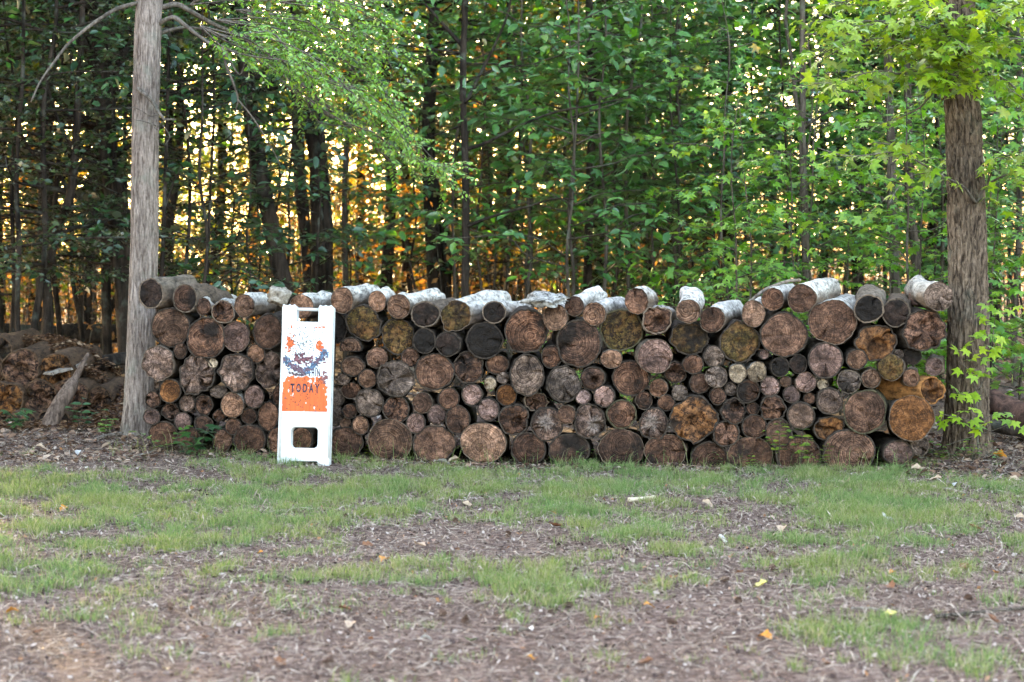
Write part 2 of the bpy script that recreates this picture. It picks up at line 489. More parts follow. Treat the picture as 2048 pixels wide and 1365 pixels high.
# dead straw and pine needles, flakes, chips
def mat_litter(name, stops):
    t = NT(name)
    isl = t.n('ShaderNodeNewGeometry').outputs['Random Per Island']
    col = t.ramp(isl, stops)
    t.principled(col, .85, .25)
    return t.m
def wedge(n, d0, d1, m=1.2):
    d_ = np.sqrt(d0 ** 2 + (d1 ** 2 - d0 ** 2) * nrg.random(n))
    return (nrg.random(n) * 2 - 1) * (d_ * .262 + m), d_ - D
def flakes(n, d0, d1, smin, smax, aspect, zl=.006, lift=.35, curl=.25):
    x, y = wedge(n, d0, d1)
    a = nrg.random(n) * 6.283
    s_ = smin + (smax - smin) * nrg.random(n) ** 2.5
    asp = aspect[0] + (aspect[1] - aspect[0]) * nrg.random(n)
    X = np.stack([np.cos(a), np.sin(a), nrg.normal(0, lift, n)], -1)
    Nn = np.stack([nrg.normal(0, lift, n), nrg.normal(0, lift, n), np.ones(n)], -1)
    Y = norm(np.cross(Nn, X)); X = norm(X); Z = np.cross(X, Y)
    P = np.stack([x, y, gz(x, y) + zl * (.3 + nrg.random(n)) + s_ * np.abs(X[:, 2]) * .4], -1)
    c = (nrg.random((n, 1)) - .3) * curl
    l_ = (s_ / 2)[:, None]; w_ = (s_ * asp / 2)[:, None]
    j = lambda: .65 + .7 * nrg.random((n, 1))
    V = np.stack([P - X * l_, P - Y * w_ * j() + Z * l_ * c, P + X * l_, P + Y * w_ * j() + Z * l_ * c], 1)
    return V.reshape(-1, 3), (np.arange(n) * 4)[:, None] + np.array([[0, 1, 2, 3]])
M_LIT = mat_litter('leaf_litter', [(0, (.035, .02, .017)), (.35, (.09, .055, .043)), (.6, (.2, .14, .112)), (.8, (.32, .24, .195)), (.93, (.44, .36, .31)), (.96, (.24, .10, .05)), (.985, (.33, .15, .06)), (1, (.48, .43, .38))])
M_STRAW = mat_litter('dead_straw', [(0, (.16, .115, .09)), (.45, (.32, .245, .185)), (.85, (.46, .38, .30)), (1, (.24, .14, .10))])
V1, Q1 = flakes(105000, 6.2, 15.2, .008, .034, (.25, .8), .008, .5)
V2, Q2 = flakes(26000, 15.0, 34, .03, .10, (.4, .9))
Q2 = Q2 + len(V1)
def heap_flakes(n, xr, yr, s0, s1):
    x = nrg.uniform(*xr, n); y = nrg.uniform(*yr, n) - .06 * x * (abs(xr[0]) < 3.0 and abs(xr[1]) < 3.2)
    a_ = nrg.random(n) * 6.283; s_ = s0 + (s1 - s0) * nrg.random(n) ** 2
    P = np.stack([x, y, gz(x, y) + .004 + .02 * nrg.random(n)], -1)
    return leaves(OVAL, P, np.stack([np.cos(a_), np.sin(a_), nrg.normal(0, .3, n)], -1), np.stack([nrg.normal(0, .5, n), nrg.normal(0, .5, n), np.ones(n)], -1), s_)
parts_ = [heap_flakes(2600, (-2.8, 3.1), (-.30, .02), .02, .06), heap_flakes(2600, (2.7, 4.6), (-.9, 1.6), .03, .09), heap_flakes(2200, (-4.6, -2.5), (-.5, 1.6), .03, .08)]
VH, TH, o_ = [], [], 0
for v_, t_ in parts_:
    VH.append(v_); TH.append(t_ + o_); o_ += len(v_)
M_HEAP = mat_litter('brown_leaf_drift', [(0, (.035, .02, .015)), (.4, (.10, .055, .038)), (.7, (.19, .11, .07)), (.9, (.30, .20, .14)), (1, (.40, .30, .23))])
dl_ = ob('leaf_drift', mesh_np('leaf_drift', np.vstack(VH), np.vstack(TH), M_HEAP, False))
tag(dl_, 'brown dead leaves drifted against the foot of the pile and the trees', 'leaf litter', kind='stuff')
lit = ob('leaf_litter', mesh_np('leaf_litter', np.vstack([V1, V2]), np.vstack([Q1, Q2]), M_LIT, False))
tag(lit, 'brown crumbled leaf litter and bark flakes strewn over the soil', 'leaf litter', kind='stuff')
V1, Q1 = flakes(115000, 6.2, 15.6, .03, .12, (.022, .06), .014, .2, .5)
st = ob('dead_straw', mesh_np('dead_straw', V1, Q1, M_STRAW, False))
tag(st, 'dry tan straw and pine needles lying among the grass', 'straw', kind='stuff')

# ------------------------------------------------------------------ tree builders
def hero_trunk(center, radius, seg, rings, furrow, depth, seed, cell=1.0):
    """trunk with real furrowed bark: center(z)->x,y ; radius(z)"""
    zs = rings
    th = np.linspace(0, 2 * math.pi, seg, endpoint=False)
    Z, T = np.meshgrid(zs, th, indexing='ij')
    cs, sn = np.cos(T), np.sin(T)
    wz = Z * 5.0 * cell
    wob = .35 * noise3(cs * 3 + seed, sn * 3, Z * 6)
    a = noise3(cs * furrow + wob, sn * furrow + wob, wz + seed)
    b = noise3(cs * furrow * 2.3, sn * furrow * 2.3, wz * 2.2 + seed * 3)
    ridge = 1 - np.abs(a) * 2.2
    gro = np.clip(ridge, 0, 1) ** 2
    rr = radius(Z) - depth * gro + depth * .35 * b
    big = .04 * noise3(cs * 1.2 + seed, sn * 1.2, Z * 1.3)
    rr = rr * (1 + big)
    cx_, cy_ = center(Z)
    V = np.stack([cx_ + rr * cs, cy_ + rr * sn, Z], -1).reshape(-1, 3)
    i = np.arange(len(zs) - 1)[:, None] * seg; j = np.arange(seg)[None]; k = (j + 1) % seg
    Q = np.stack([i + j, i + k, i + seg + k, i + seg + j], -1).reshape(-1, 4)
    return V, Q

def limb_with_leaves(tr, cr, P, r0, r1, leaf, size, per_m, twig_len, tilt=.45, droop=.25, seg=6, start=.25, g=nrg):
    """a limb along P, twigs on both sides, leaves on the twigs"""
    n = max(6, int(np.linalg.norm(np.diff(np.asarray([tuple(p) for p in P]), axis=0), axis=1).sum() * 10))
    C = polyline(P, n)
    if r0 > 0:
        tr.tube(C, np.linspace(r0, r1, n), seg)
    L = np.linalg.norm(np.diff(C, axis=0), axis=1).sum()
    nt_ = max(1, int(L * per_m))
    for q in range(nt_):
        u = start + (1 - start) * (q + g.random()) / nt_
        k = min(int(u * (n - 1)), n - 2)
        p = C[k]; d_ = norm(C[k + 1] - C[k])
        side = norm(np.cross(d_, [0, 0, 1])) * (1 if q % 2 else -1)
        dirv = norm(d_ * (.5 + .4 * g.random()) + side * (.5 + .6 * g.random()) + np.array([0, 0, g.normal(.02, .25)]))
        tl = twig_len * (.5 + .8 * g.random())
        m = 5
        s_ = np.linspace(0, 1, m)[:, None]
        tw = p + dirv * tl * s_ + np.array([0, 0, -droop * .5 * tl]) * s_ ** 2
        tr.tube(tw, np.linspace(max(r1 * .6, .0025), .0012, m), 3, cap=False)
        nl = max(2, int(tl / (size * .42)))
        uu = np.linspace(.18, 1, nl)
        Pp = p + dirv * tl * uu[:, None] + np.array([0, 0, -droop * .5 * tl]) * uu[:, None] ** 2
        sd_ = norm(np.cross(dirv, [0, 0, 1]))
        sg = np.where(np.arange(nl) % 2 == 0, 1.0, -1.0)[:, None]
        X = dirv[None] * .55 + sd_[None] * sg
        V, T = rand_leaves(leaf, Pp, X, size * (.45 + .75 * g.random(nl)), tilt, droop, g=g)
        cr.add(V, None, T)

def sapling_meshes(seed, h, nbr, leaf, size, spread, start, per_m, matl, matb, tw=.28, r=.018, tilt=.42, lift=.35, droop=.25):
    g = np.random.default_rng(seed)
    tr, cr = MB(), MB()
    n = 9
    zz = np.linspace(-.05, h, n)
    st_ = np.stack([np.cumsum(g.normal(0, .03 * h / 3, n)), np.cumsum(g.normal(0, .03 * h / 3, n)), zz], -1)
    st_[0, :2] = st_[1, :2] = 0
    S = polyline(st_, 26)
    tr.tube(S, np.linspace(r, r * .25, 26), 7)
    for b in range(nbr):
        u = start + (1 - start) * (b + .5 * g.random()) / nbr
        p = S[min(int(u * 25), 25)]
        az = b * 2.4 + g.normal(0, .4)
        L = spread * (1.05 - .7 * (u - start) / (1 - start)) * (.7 + .5 * g.random())
        dv = np.array([math.cos(az), math.sin(az), 0])
        P = [p, p + dv * L * .35 + [0, 0, lift * L * .3], p + dv * L * .7 + [0, 0, lift * L * .45], p + dv * L + [0, 0, lift * L * .4]]
        P = np.array(P) + np.vstack([[0, 0, 0], g.normal(0, .04 * L, (3, 3))])
        limb_with_leaves(tr, cr, P, r * .4, r * .12, leaf, size, per_m, tw, tilt, droop, 5, .2, g)
    return tr.build('sapling_trunk', matb), cr.build('sapling_crown', matl)

def tree_meshes(seed, h, r, z0, cr_r, ncl, leaf, size, matl, matb, per=16, cl_r=.34, flat=.5):
    g = np.random.default_rng(seed)
    tr, cr = MB(), MB()
    n = 10
    zz = np.linspace(-.1, h, n)
    base = np.stack([np.cumsum(g.normal(0, .018 * h / 4, n)), np.cumsum(g.normal(0, .018 * h / 4, n)), zz], -1)
    base[:2, :2] = 0
    S = polyline(base, 30)
    rad = np.linspace(1, .25, 30) * r; rad[0] *= 1.5; rad[1] *= 1.15
    tr.tube(S, rad, 10, wob=.12)
    nl = max(6, int(ncl / 9))
    for b in range(nl):
        u = z0 / h + (1 - z0 / h) * (b + g.random()) / nl
        u = min(u, .98)
        p = S[int(u * 29)]
        az = g.random() * 6.283
        v = (u - z0 / h) / (1 - z0 / h)
        L = cr_r * (.55 + .7 * g.random()) * (1 - .55 * v)
        up = .15 + .5 * g.random()
        dv = np.array([math.cos(az), math.sin(az), 0])
        P = polyline([p, p + dv * L * .4 + [0, 0, up * L * .35], p + dv * L + [0, 0, up * L * .6 + g.normal(0, .15)]], 8)
        tr.tube(P, np.linspace(r * .32 * (1 - .6 * v), .006, 8), 5)
        for c in range(9):
            q = P[g.integers(2, 8)] + g.normal(0, .3, 3) * np.array([1, 1, .5]) * (L / 2 + .3)
            m = per
            Pp = q + g.normal(0, cl_r, (m, 3)) * np.array([1, 1, flat])
            X = g.normal(0, 1, (m, 3)) * np.array([1, 1, .35]); X[:, 2] -= .15
            V, T = leaves(leaf, Pp, X, np.array([0, 0, 1.0]) + g.normal(0, .55, (m, 3)), size * (.6 + .7 * g.random(m)))
            cr.add(V, None, T)
            if c < 4:
                tr.tube([P[4 + g.integers(0, 4)], q], [.007, .003], 3, cap=False)
    return tr.build('tree_trunk', matb), cr.build('tree_crown', matl)

def plant_tree(name, meshes, x, y, rz=0, s=1.0, label=None, cat='tree', group=None, sink=.03):
    o = empty(name, (x, y, gz1(x, y) - sink), (0, 0, rz))
    o.scale = (s, s, s)
    ob('trunk', meshes[0], o); ob('crown', meshes[1], o)
    return tag(o, label, cat, group)

# ------------------------------------------------------------------ the two trees that hold the pile
# grey tree
YL = 1.12
cl = [(at(p, q, YL)) for p, q in ((275, 868), (279, 760), (285, 600), (289, 480), (290, 350), (292, 200), (296, 60), (299, 0))]
zl_ = np.array([c.z for c in cl])[::-1] * 1.0
order = np.argsort([c.z for c in cl])
zc_ = np.array([cl[k].z for k in order]); xc_ = np.array([cl[k].x for k in order])
slope = (xc_[-1] - xc_[-3]) / (zc_[-1] - zc_[-3])
zc_ = np.append(zc_, zc_[-1] + 5); xc_ = np.append(xc_, xc_[-1] + slope * 5)
cenL = lambda Z: (np.interp(Z, zc_, xc_), YL + 0 * Z)
gL = gz1(xc_[0], YL)
radL = lambda Z: .112 - .0035 * np.clip(Z, 0, 9) + .028 * np.exp(-np.clip(Z - gL, 0, 9) / .12)
zr = np.concatenate([np.arange(gL - .12, 3.6, .016), np.arange(3.6, 8.0, .12)])
V, Q = hero_trunk(cenL, radL, 120, zr, 8.5, .006, 3.0, 1.7)
tree_l = empty('tree', (xc_[0], YL, gL))
tag(tree_l, 'pale grey barked tree with feathery foliage holding up one end of the log pile', 'tree')
def under(name, me, parent):
    o = ob(name, me, parent)
    o.location = -Vector(parent.location)
    return o
under('trunk', mesh_np('grey_trunk', V, Q, M_TRUNK_L), tree_l)
tr, cr = MB(), MB()
def pxline(pts, y0, y1):
    n_ = len(pts)
    return [at(p[0], p[1], y0 + (y1 - y0) * k / (n_ - 1)) for k, p in enumerate(pts)]
def bare(tr, pts, y0, y1, r0, r1, n_=24, seg=7, wob=.15):
    C = polyline(pxline(pts, y0, y1), n_)
    if tr is None:
        tr = MB()
        tr.tube(C, np.linspace(r0, r1, n_), seg, wob=wob)
        return under('branch', tr.build('grey_branch', M_TWIG), tree_l)
    tr.tube(C, np.linspace(r0, r1, n_), seg, wob=wob)
    return C
bare(None, [(290, 4), (262, 10), (230, 20), (190, 45), (140, 85), (110, 122), (80, 165), (62, 205)], YL, .6, .02, .006)
bare(None, [(300, 22), (330, 14), (355, 10), (385, 25), (430, 50), (480, 72), (540, 112), (600, 165), (660, 215), (740, 262), (820, 318)], YL, 1.5, .024, .006, 44)
bare(None, [(300, 60), (332, 40), (350, 36), (372, 52), (400, 74), (430, 92), (480, 108), (530, 130), (600, 150), (700, 190)], YL, .7, .021, .005, 40)
bare(None, [(305, 72), (336, 62), (362, 56), (400, 58), (450, 72), (520, 85), (600, 95)], YL, 1.7, .016, .005, 30)
bare(None, [(445, 95), (452, 130), (468, 170), (476, 200), (470, 225)], .85, .8, .013, .005)
bare(None, [(476, 200), (505, 235), (540, 290), (560, 330)], .8, .6, .007, .003)
bare(None, [(445, 98), (462, 125), (480, 150), (492, 120)], .85, .7, .009, .004)
bare(None, [(520, 120), (565, 150), (620, 200), (680, 240), (760, 270)], 1.0, .4, .012, .004)
bare(None, [(560, 160), (640, 222), (700, 255), (790, 330)], 1.3, 1.6, .016, .005)
# the broken stub hanging across the trunk
bare(None, [(276, 178), (284, 185), (298, 196), (308, 208), (318, 226), (330, 240)], YL - .11, YL - .30, .019, .011)
bare(None, [(330, 240), (345, 239), (352, 240)], YL - .30, YL - .33, .009, .004, 8)
for e in ([(330, 240), (318, 252), (308, 256), (320, 262)], [(318, 228), (300, 232), (275, 218), (255, 215)], [(325, 250), (334, 262), (340, 275), (330, 290)], [(312, 252), (290, 244), (268, 240)]):
    bare(None, e, YL - .28, YL - .34, .0055, .0018, 10, 4)
rg = np.random.default_rng(11)
guides = [([(400, 52), (480, 85), (560, 125), (640, 160), (720, 205), (790, 255), (850, 312), (905, 345)], -.1, .5, 15),
          ([(430, 40), (520, 52), (620, 85), (700, 125), (760, 180), (820, 250)], .8, 1.0, 13),
          ([(470, 20), (560, 25), (650, 40), (720, 80), (790, 130)], 1.6, 1.4, 12),
          ([(600, 165), (660, 215), (740, 262), (820, 318)], 1.3, 1.5, 12),
          ([(560, 5), (650, 5), (730, 30), (800, 70)], .6, 1.0, 12),
          ([(480, 72), (540, 75), (600, 100), (680, 150), (740, 210)], .3, .2, 13),
          ([(380, 10), (450, -10), (540, -20), (640, -10), (760, 0)], 1.0, 1.5, 10)]
for pts, ya, yb, pm in guides:
    for rep in range(4):
        jit = rg.normal(0, 12, (len(pts), 2)); jit[0] = 0
        P = pxline([(a + j[0], b + j[1]) for (a, b), j in zip(pts, jit)], ya + rg.normal(0, .2), yb + rg.normal(0, .3))
        limb_with_leaves(tr, cr, P, .006, .0025, OVAL, .044, pm, .32, .5, .4, 4, .08, rg)
tw_o = under('twigs', tr.build('grey_twigs', M_TWIG), tree_l); tw_o['kind'] = 'stuff'
under('crown', cr.build('feathery_crown', M_FEATH), tree_l)

# brown tree
YR = .3
cr_pts = [(1933, 905), (1935, 760), (1937, 600), (1934, 450), (1928, 300), (1922, 170), (1915, 0)]
cl = sorted([at(p, q, YR) for p, q in cr_pts], key=lambda c: c.z)
zc2 = np.array([c.z for c in cl]); xc2 = np.array([c.x for c in cl])
zc2 = np.append(zc2, zc2[-1] + 5); xc2 = np.append(xc2, xc2[-1] - .1)
cenR = lambda Z: (np.interp(Z, zc2, xc2), YR + 0 * Z)
gR = gz1(xc2[0], YR)
radR = lambda Z: .160 - .012 * np.clip(Z, 0, 7) + .045 * np.exp(-np.clip(Z - gR, 0, 9) / .10)
zr = np.concatenate([np.arange(gR - .12, 3.5, .014), np.arange(3.5, 7.5, .12)])
V, Q = hero_trunk(cenR, radR, 150, zr, 6.5, .017, 9.0, 2.4)
tree_r = empty('tree', (xc2[0], YR, gR))
tag(tree_r, 'brown furrowed sweetgum tree with yellow-green star leaves beside the log pile', 'tree')
under('trunk', mesh_np('brown_trunk', V, Q, M_TRUNK_R), tree_r)
tr, cr = MB(), MB()
rg = np.random.default_rng(23)
def rlimb(pts, y0, y1, r0=.012, pm=11, tl=.24, size=.135, start=.15, reps=1, droop=.35, tilt=.5):
    for k in range(reps):
        j = rg.normal(0, 9 if k else 0, (len(pts), 2)); j[0] = 0
        P = pxline([(a + b_[0], b + b_[1]) for (a, b), b_ in zip(pts, j)], y0, y1 + (rg.normal(0, .25) if k else 0))
        if k == 0:
            bt = MB(); C = polyline(P, 24); bt.tube(C, np.linspace(r0, .003, 24), 7, wob=.12)
            under('branch', bt.build('brown_branch', M_TWIG), tree_r)
        limb_with_leaves(tr, cr, P, 0 if k == 0 else .005, .0028, STAR, size, pm, tl, tilt, droop, 6, start, rg)
rlimb([(1905, 95), (1890, 70), (1860, 58), (1800, 48), (1740, 42), (1690, 50), (1640, 48)], YR, -.35, .014, reps=3)
rlimb([(1908, 130), (1880, 112), (1820, 100), (1760, 92), (1690, 96), (1645, 120)], YR, -.1, .013, reps=3)
rlimb([(1908, 165), (1860, 150), (1800, 148), (1730, 152), (1680, 168), (1630, 160)], YR, -.3, .012, reps=3)
rlimb([(1905, 30), (1860, 15), (1790, 5), (1720, 0), (1660, 10)], YR, .1, .014, reps=3)
rlimb([(1920, 110), (1900, 80), (1880, 40), (1850, 10), (1830, -20)], YR - .1, -.6, .012, reps=3)
rlimb([(1915, 140), (1930, 110), (1950, 90), (1990, 80), (2040, 78), (2100, 85)], YR - .1, -.3, .013, reps=3)
rlimb([(1920, 60), (1960, 30), (2010, 15), (2070, 5)], YR, -.2, .012, reps=3)
rlimb([(1930, 170), (1970, 150), (2010, 160), (2060, 200), (2120, 210)], YR, -.1, .012, reps=3)
rlimb([(1925, 120), (1900, 130), (1890, 150), (1900, 165), (1920, 172)], YR - .12, -.45, .006, 16, reps=4)
rlimb([(1925, 80), (1910, 70), (1900, 85), (1930, 100)], YR - .12, -.5, .006, 16, reps=3)
rlimb([(1905, 150), (1870, 180), (1840, 215), (1800, 235), (1760, 250)], YR, .1, .010, 5, reps=1, size=.075)
rlimb([(1905, -30), (1840, -45), (1760, -40), (1680, -30)], YR, .0, .012, reps=3)
rlimb([(1930, -30), (1990, -40), (2060, -35)], YR, .0, .012, reps=3)
# the low fork
rlimb([(1953, 407), (1938, 388), (1925, 372), (1880, 350), (1830, 320), (1790, 305), (1740, 310), (1690, 312), (1635, 296)], YR - .14, -.25, .011, 13, .22, .135, .3)
rlimb([(1850, 333), (1815, 300), (1780, 290), (1745, 285)], YR - .25, -.1, .005, 14, .18, .13, .1)
rlimb([(1882, 350), (1840, 348), (1810, 360), (1790, 385), (1780, 405)], YR - .2, -.2, .005, 9, .15, .13, .4)
rlimb([(1955, 405), (1972, 372), (1995, 358), (2025, 345), (2060, 330), (2110, 318)], YR - .14, -.2, .011, 10, .22, .13, .15)
rlimb([(1975, 370), (1990, 330), (2020, 310), (2060, 300)], YR - .16, -.3, .005, 12, .2, .13, .1, 2)
tw_o = under('twigs', tr.build('brown_twigs', M_TWIG), tree_r); tw_o['kind'] = 'stuff'
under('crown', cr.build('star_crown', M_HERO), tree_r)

# ------------------------------------------------------------------ trunks that can be told apart in the wood
def wood_tree(label, Y, pts, w0, w1, mat, limbs=(), snag=False, crown=None, seed=0, name='tree', ctop=7.5, matl=None, wob=.1):
    """trunk through photograph pixels at depth Y, carried on up above the frame into its own crown"""
    g = np.random.default_rng(seed + 500)
    P = [at(a, b, Y) for a, b in pts]
    base = P[0]
    gx, gy = base.x, Y
    zg = gz1(gx, gy)
    L = [Vector((base.x, Y, zg - .1))] if base.z > zg else []
    L += [p for p in P]
    L = [Vector((p.x, p.y, p.z)) for p in L]
    s_ = (Y + D) / F
    r0, r1 = w0 * s_ / 2, w1 * s_ / 2
    o = empty(name, (base.x, Y, zg))
    tag(o, label, 'tree')
    tr, cr = MB(), MB()
    if not snag:
        d_ = (L[-1] - L[-2]).normalized()
        d_ = Vector((d_.x * .5, 0, max(d_.z, .6))).normalized()
        top = max(ctop - L[-1].z, 1.5)
        L += [L[-1] + d_ * top * .5, L[-1] + d_ * top]
    n_ = 40
    C = polyline(L, n_)
    zz = np.clip((C[:, 2] - zg) / max(P[-1].z - zg, .1), 0, 2)
    rad = np.clip(r0 + (r1 - r0) * zz, r1 * .3, None); rad[0] *= 1.25
    C[:, 1] += .04 * noise3(C[:, 2] * 1.3, seed, 2.0)
    tr.tube(C, rad, 14, wob=wob)
    if snag:
        for k in range(7):
            a = k * .9
            b0 = C[-1] + np.array([math.cos(a) * r1 * .7, math.sin(a) * r1 * .7, -.05])
            tr.tube([b0, b0 + np.array([.01, 0, .06 + .1 * g.random()])], [r1 * .35, .006], 4)
    br = tr
    for lp, ya, yb, a, b in limbs:
        lb = MB()
        bare(lb, lp, Y + ya, Y + yb, a * s_ / 2, b * s_ / 2, 20, 6)
        under('branch', lb.build('wood_branch', mat), o)
    if crown and not snag:
        ncl, size, leaf, per, rad_c, z_lo = crown
        for k in range(ncl):
            u = g.random()
            zt = z_lo + (ctop - z_lo) * u
            ii = int(np.argmin(np.abs(C[:, 2] - zt)))
            az = g.random() * 6.283; rr_ = rad_c * math.sqrt(g.random()) * (1.1 - .4 * u)
            q = C[ii] + np.array([math.cos(az) * rr_, math.sin(az) * rr_, g.normal(0, .2)])
            Pp = q + g.normal(0, .3, (per, 3)) * np.array([1, 1, .45])
            X = g.normal(0, 1, (per, 3)) * np.array([1, 1, .35]); X[:, 2] -= .2
            V, T = leaves(leaf, Pp, X, np.array([0, 0, 1.0]) + g.normal(0, .5, (per, 3)), size * (.6 + .7 * g.random(per)))
            cr.add(V, None, T)
            if k % 3 == 0:
                br.tube(polyline([C[ii], (C[ii] + q) / 2 + np.array([0, 0, .08]), q], 6), np.linspace(max(r1 * .35, .008), .003, 6), 4)
        under('crown', cr.build('wood_crown', matl or M_MID), o)
    under('trunk', tr.build('wood_trunk', mat), o)
    return o

WT = wood_tree
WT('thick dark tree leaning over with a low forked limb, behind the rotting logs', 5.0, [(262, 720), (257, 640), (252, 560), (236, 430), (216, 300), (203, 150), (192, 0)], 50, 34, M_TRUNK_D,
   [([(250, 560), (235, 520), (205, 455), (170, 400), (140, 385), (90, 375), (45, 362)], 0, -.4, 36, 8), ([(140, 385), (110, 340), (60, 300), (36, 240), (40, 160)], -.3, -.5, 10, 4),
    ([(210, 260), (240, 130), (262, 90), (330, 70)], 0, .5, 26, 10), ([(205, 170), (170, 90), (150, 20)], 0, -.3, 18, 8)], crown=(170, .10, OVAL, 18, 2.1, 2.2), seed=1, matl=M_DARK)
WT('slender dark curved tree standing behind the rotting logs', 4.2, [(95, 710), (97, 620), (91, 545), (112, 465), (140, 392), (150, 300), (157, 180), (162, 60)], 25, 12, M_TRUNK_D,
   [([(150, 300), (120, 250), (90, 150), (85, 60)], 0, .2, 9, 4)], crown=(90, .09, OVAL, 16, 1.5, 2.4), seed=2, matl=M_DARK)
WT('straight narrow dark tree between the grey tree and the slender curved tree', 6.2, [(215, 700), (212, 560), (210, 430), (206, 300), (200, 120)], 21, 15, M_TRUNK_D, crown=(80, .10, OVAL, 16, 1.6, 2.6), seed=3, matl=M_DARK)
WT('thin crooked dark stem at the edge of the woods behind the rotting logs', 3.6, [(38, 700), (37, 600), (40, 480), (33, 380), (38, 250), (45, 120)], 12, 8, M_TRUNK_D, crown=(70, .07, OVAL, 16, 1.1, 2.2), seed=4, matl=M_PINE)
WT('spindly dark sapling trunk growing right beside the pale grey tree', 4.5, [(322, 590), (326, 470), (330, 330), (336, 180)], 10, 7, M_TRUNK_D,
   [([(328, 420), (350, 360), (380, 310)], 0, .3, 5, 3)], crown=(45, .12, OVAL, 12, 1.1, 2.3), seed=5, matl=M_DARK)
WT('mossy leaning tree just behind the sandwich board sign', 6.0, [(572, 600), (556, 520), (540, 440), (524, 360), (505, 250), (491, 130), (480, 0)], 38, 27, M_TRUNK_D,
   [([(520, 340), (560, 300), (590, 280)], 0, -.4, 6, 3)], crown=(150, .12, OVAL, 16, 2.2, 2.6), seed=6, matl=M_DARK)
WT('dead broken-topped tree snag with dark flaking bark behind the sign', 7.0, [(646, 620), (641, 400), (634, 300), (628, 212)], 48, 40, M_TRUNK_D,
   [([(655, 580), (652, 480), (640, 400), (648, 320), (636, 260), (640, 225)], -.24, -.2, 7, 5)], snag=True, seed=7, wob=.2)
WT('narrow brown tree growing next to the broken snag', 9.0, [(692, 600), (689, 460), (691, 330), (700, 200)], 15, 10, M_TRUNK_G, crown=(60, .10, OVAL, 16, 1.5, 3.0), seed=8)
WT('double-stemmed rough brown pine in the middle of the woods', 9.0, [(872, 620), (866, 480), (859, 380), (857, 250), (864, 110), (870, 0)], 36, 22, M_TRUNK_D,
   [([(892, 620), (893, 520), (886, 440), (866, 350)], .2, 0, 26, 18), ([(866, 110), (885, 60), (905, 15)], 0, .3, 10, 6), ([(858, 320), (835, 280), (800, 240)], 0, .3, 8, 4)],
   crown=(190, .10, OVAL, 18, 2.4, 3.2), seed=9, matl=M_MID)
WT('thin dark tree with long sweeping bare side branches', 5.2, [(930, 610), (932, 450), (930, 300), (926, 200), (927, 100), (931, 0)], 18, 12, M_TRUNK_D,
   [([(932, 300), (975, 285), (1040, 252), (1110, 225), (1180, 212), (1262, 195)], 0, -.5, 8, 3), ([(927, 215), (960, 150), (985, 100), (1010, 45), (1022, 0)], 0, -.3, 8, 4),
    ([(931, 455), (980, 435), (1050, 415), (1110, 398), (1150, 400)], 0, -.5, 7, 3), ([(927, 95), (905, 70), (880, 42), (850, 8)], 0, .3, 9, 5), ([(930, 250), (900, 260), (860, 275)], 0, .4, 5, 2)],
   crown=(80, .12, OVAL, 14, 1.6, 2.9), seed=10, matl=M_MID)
WT('thin straight trunk in the brush beside the sweeping-branched tree', 10.0, [(1012, 600), (1015, 440), (1020, 320), (1018, 200)], 13, 9, M_TRUNK_D, crown=(70, .10, OVAL, 16, 1.7, 3.2), seed=11)
WT('dark narrow tree rising behind the bark slab on the pile', 8.0, [(1174, 610), (1177, 480), (1180, 340), (1186, 230), (1180, 100), (1178, 0)], 20, 14, M_TRUNK_D,
   [([(1182, 400), (1210, 370), (1255, 350)], 0, .3, 8, 3)], crown=(120, .14, OVAL, 14, 1.9, 2.6), seed=12, matl=M_MID)
WT('far thin dark trunk lost in the brush, behind the mossy logs', 14.0, [(1242, 600), (1236, 420), (1232, 300)], 12, 9, M_TRUNK_D, crown=(70, .11, OVAL, 14, 1.9, 3.5), seed=13)
WT('pale thin trunk rising through bright foliage', 10.0, [(1356, 600), (1352, 420), (1354, 300), (1358, 130), (1357, 0)], 14, 10, M_TRUNK_G, crown=(110, .12, OVAL, 16, 1.9, 2.8), seed=14)
WT('grey slender tree with a forked upper stem in green foliage', 5.2, [(1614, 600), (1609, 420), (1604, 300), (1606, 160), (1604, 0)], 19, 11, M_TRUNK_G,
   [([(1604, 290), (1592, 200), (1582, 110), (1572, 50), (1575, -20)], 0, -.1, 9, 7), ([(1604, 260), (1630, 240), (1665, 220)], 0, -.2, 5, 3)], crown=(90, .11, STAR, 14, 1.7, 2.6), seed=15, matl=M_STAR)
WT('twin grey trunk with a bare crooked side branch near the brown tree', 5.2, [(1790, 600), (1788, 480), (1784, 390), (1780, 210), (1776, 60)], 23, 15, M_TRUNK_G,
   [([(1784, 430), (1775, 405), (1750, 390), (1722, 382)], 0, -.3, 7, 4), ([(1722, 382), (1700, 350), (1702, 330)], -.3, -.4, 5, 3), ([(1784, 400), (1760, 350), (1738, 330)], 0, -.4, 6, 3)], crown=(80, .11, STAR, 14, 1.6, 2.6), seed=16, matl=M_STAR)
WT('straight grey trunk close behind the brown furrowed tree', 5.8, [(1834, 600), (1829, 480), (1820, 400), (1816, 250), (1812, 60)], 20, 14, M_TRUNK_G, crown=(80, .11, STAR, 14, 1.6, 2.6), seed=17, matl=M_STAR)
WT('thin tree on the far side of the brown furrowed tree', 7.5, [(2030, 640), (2036, 480), (2040, 300), (2038, 120)], 14, 10, M_TRUNK_G, crown=(80, .12, OVAL, 14, 1.6, 2.4), seed=18)

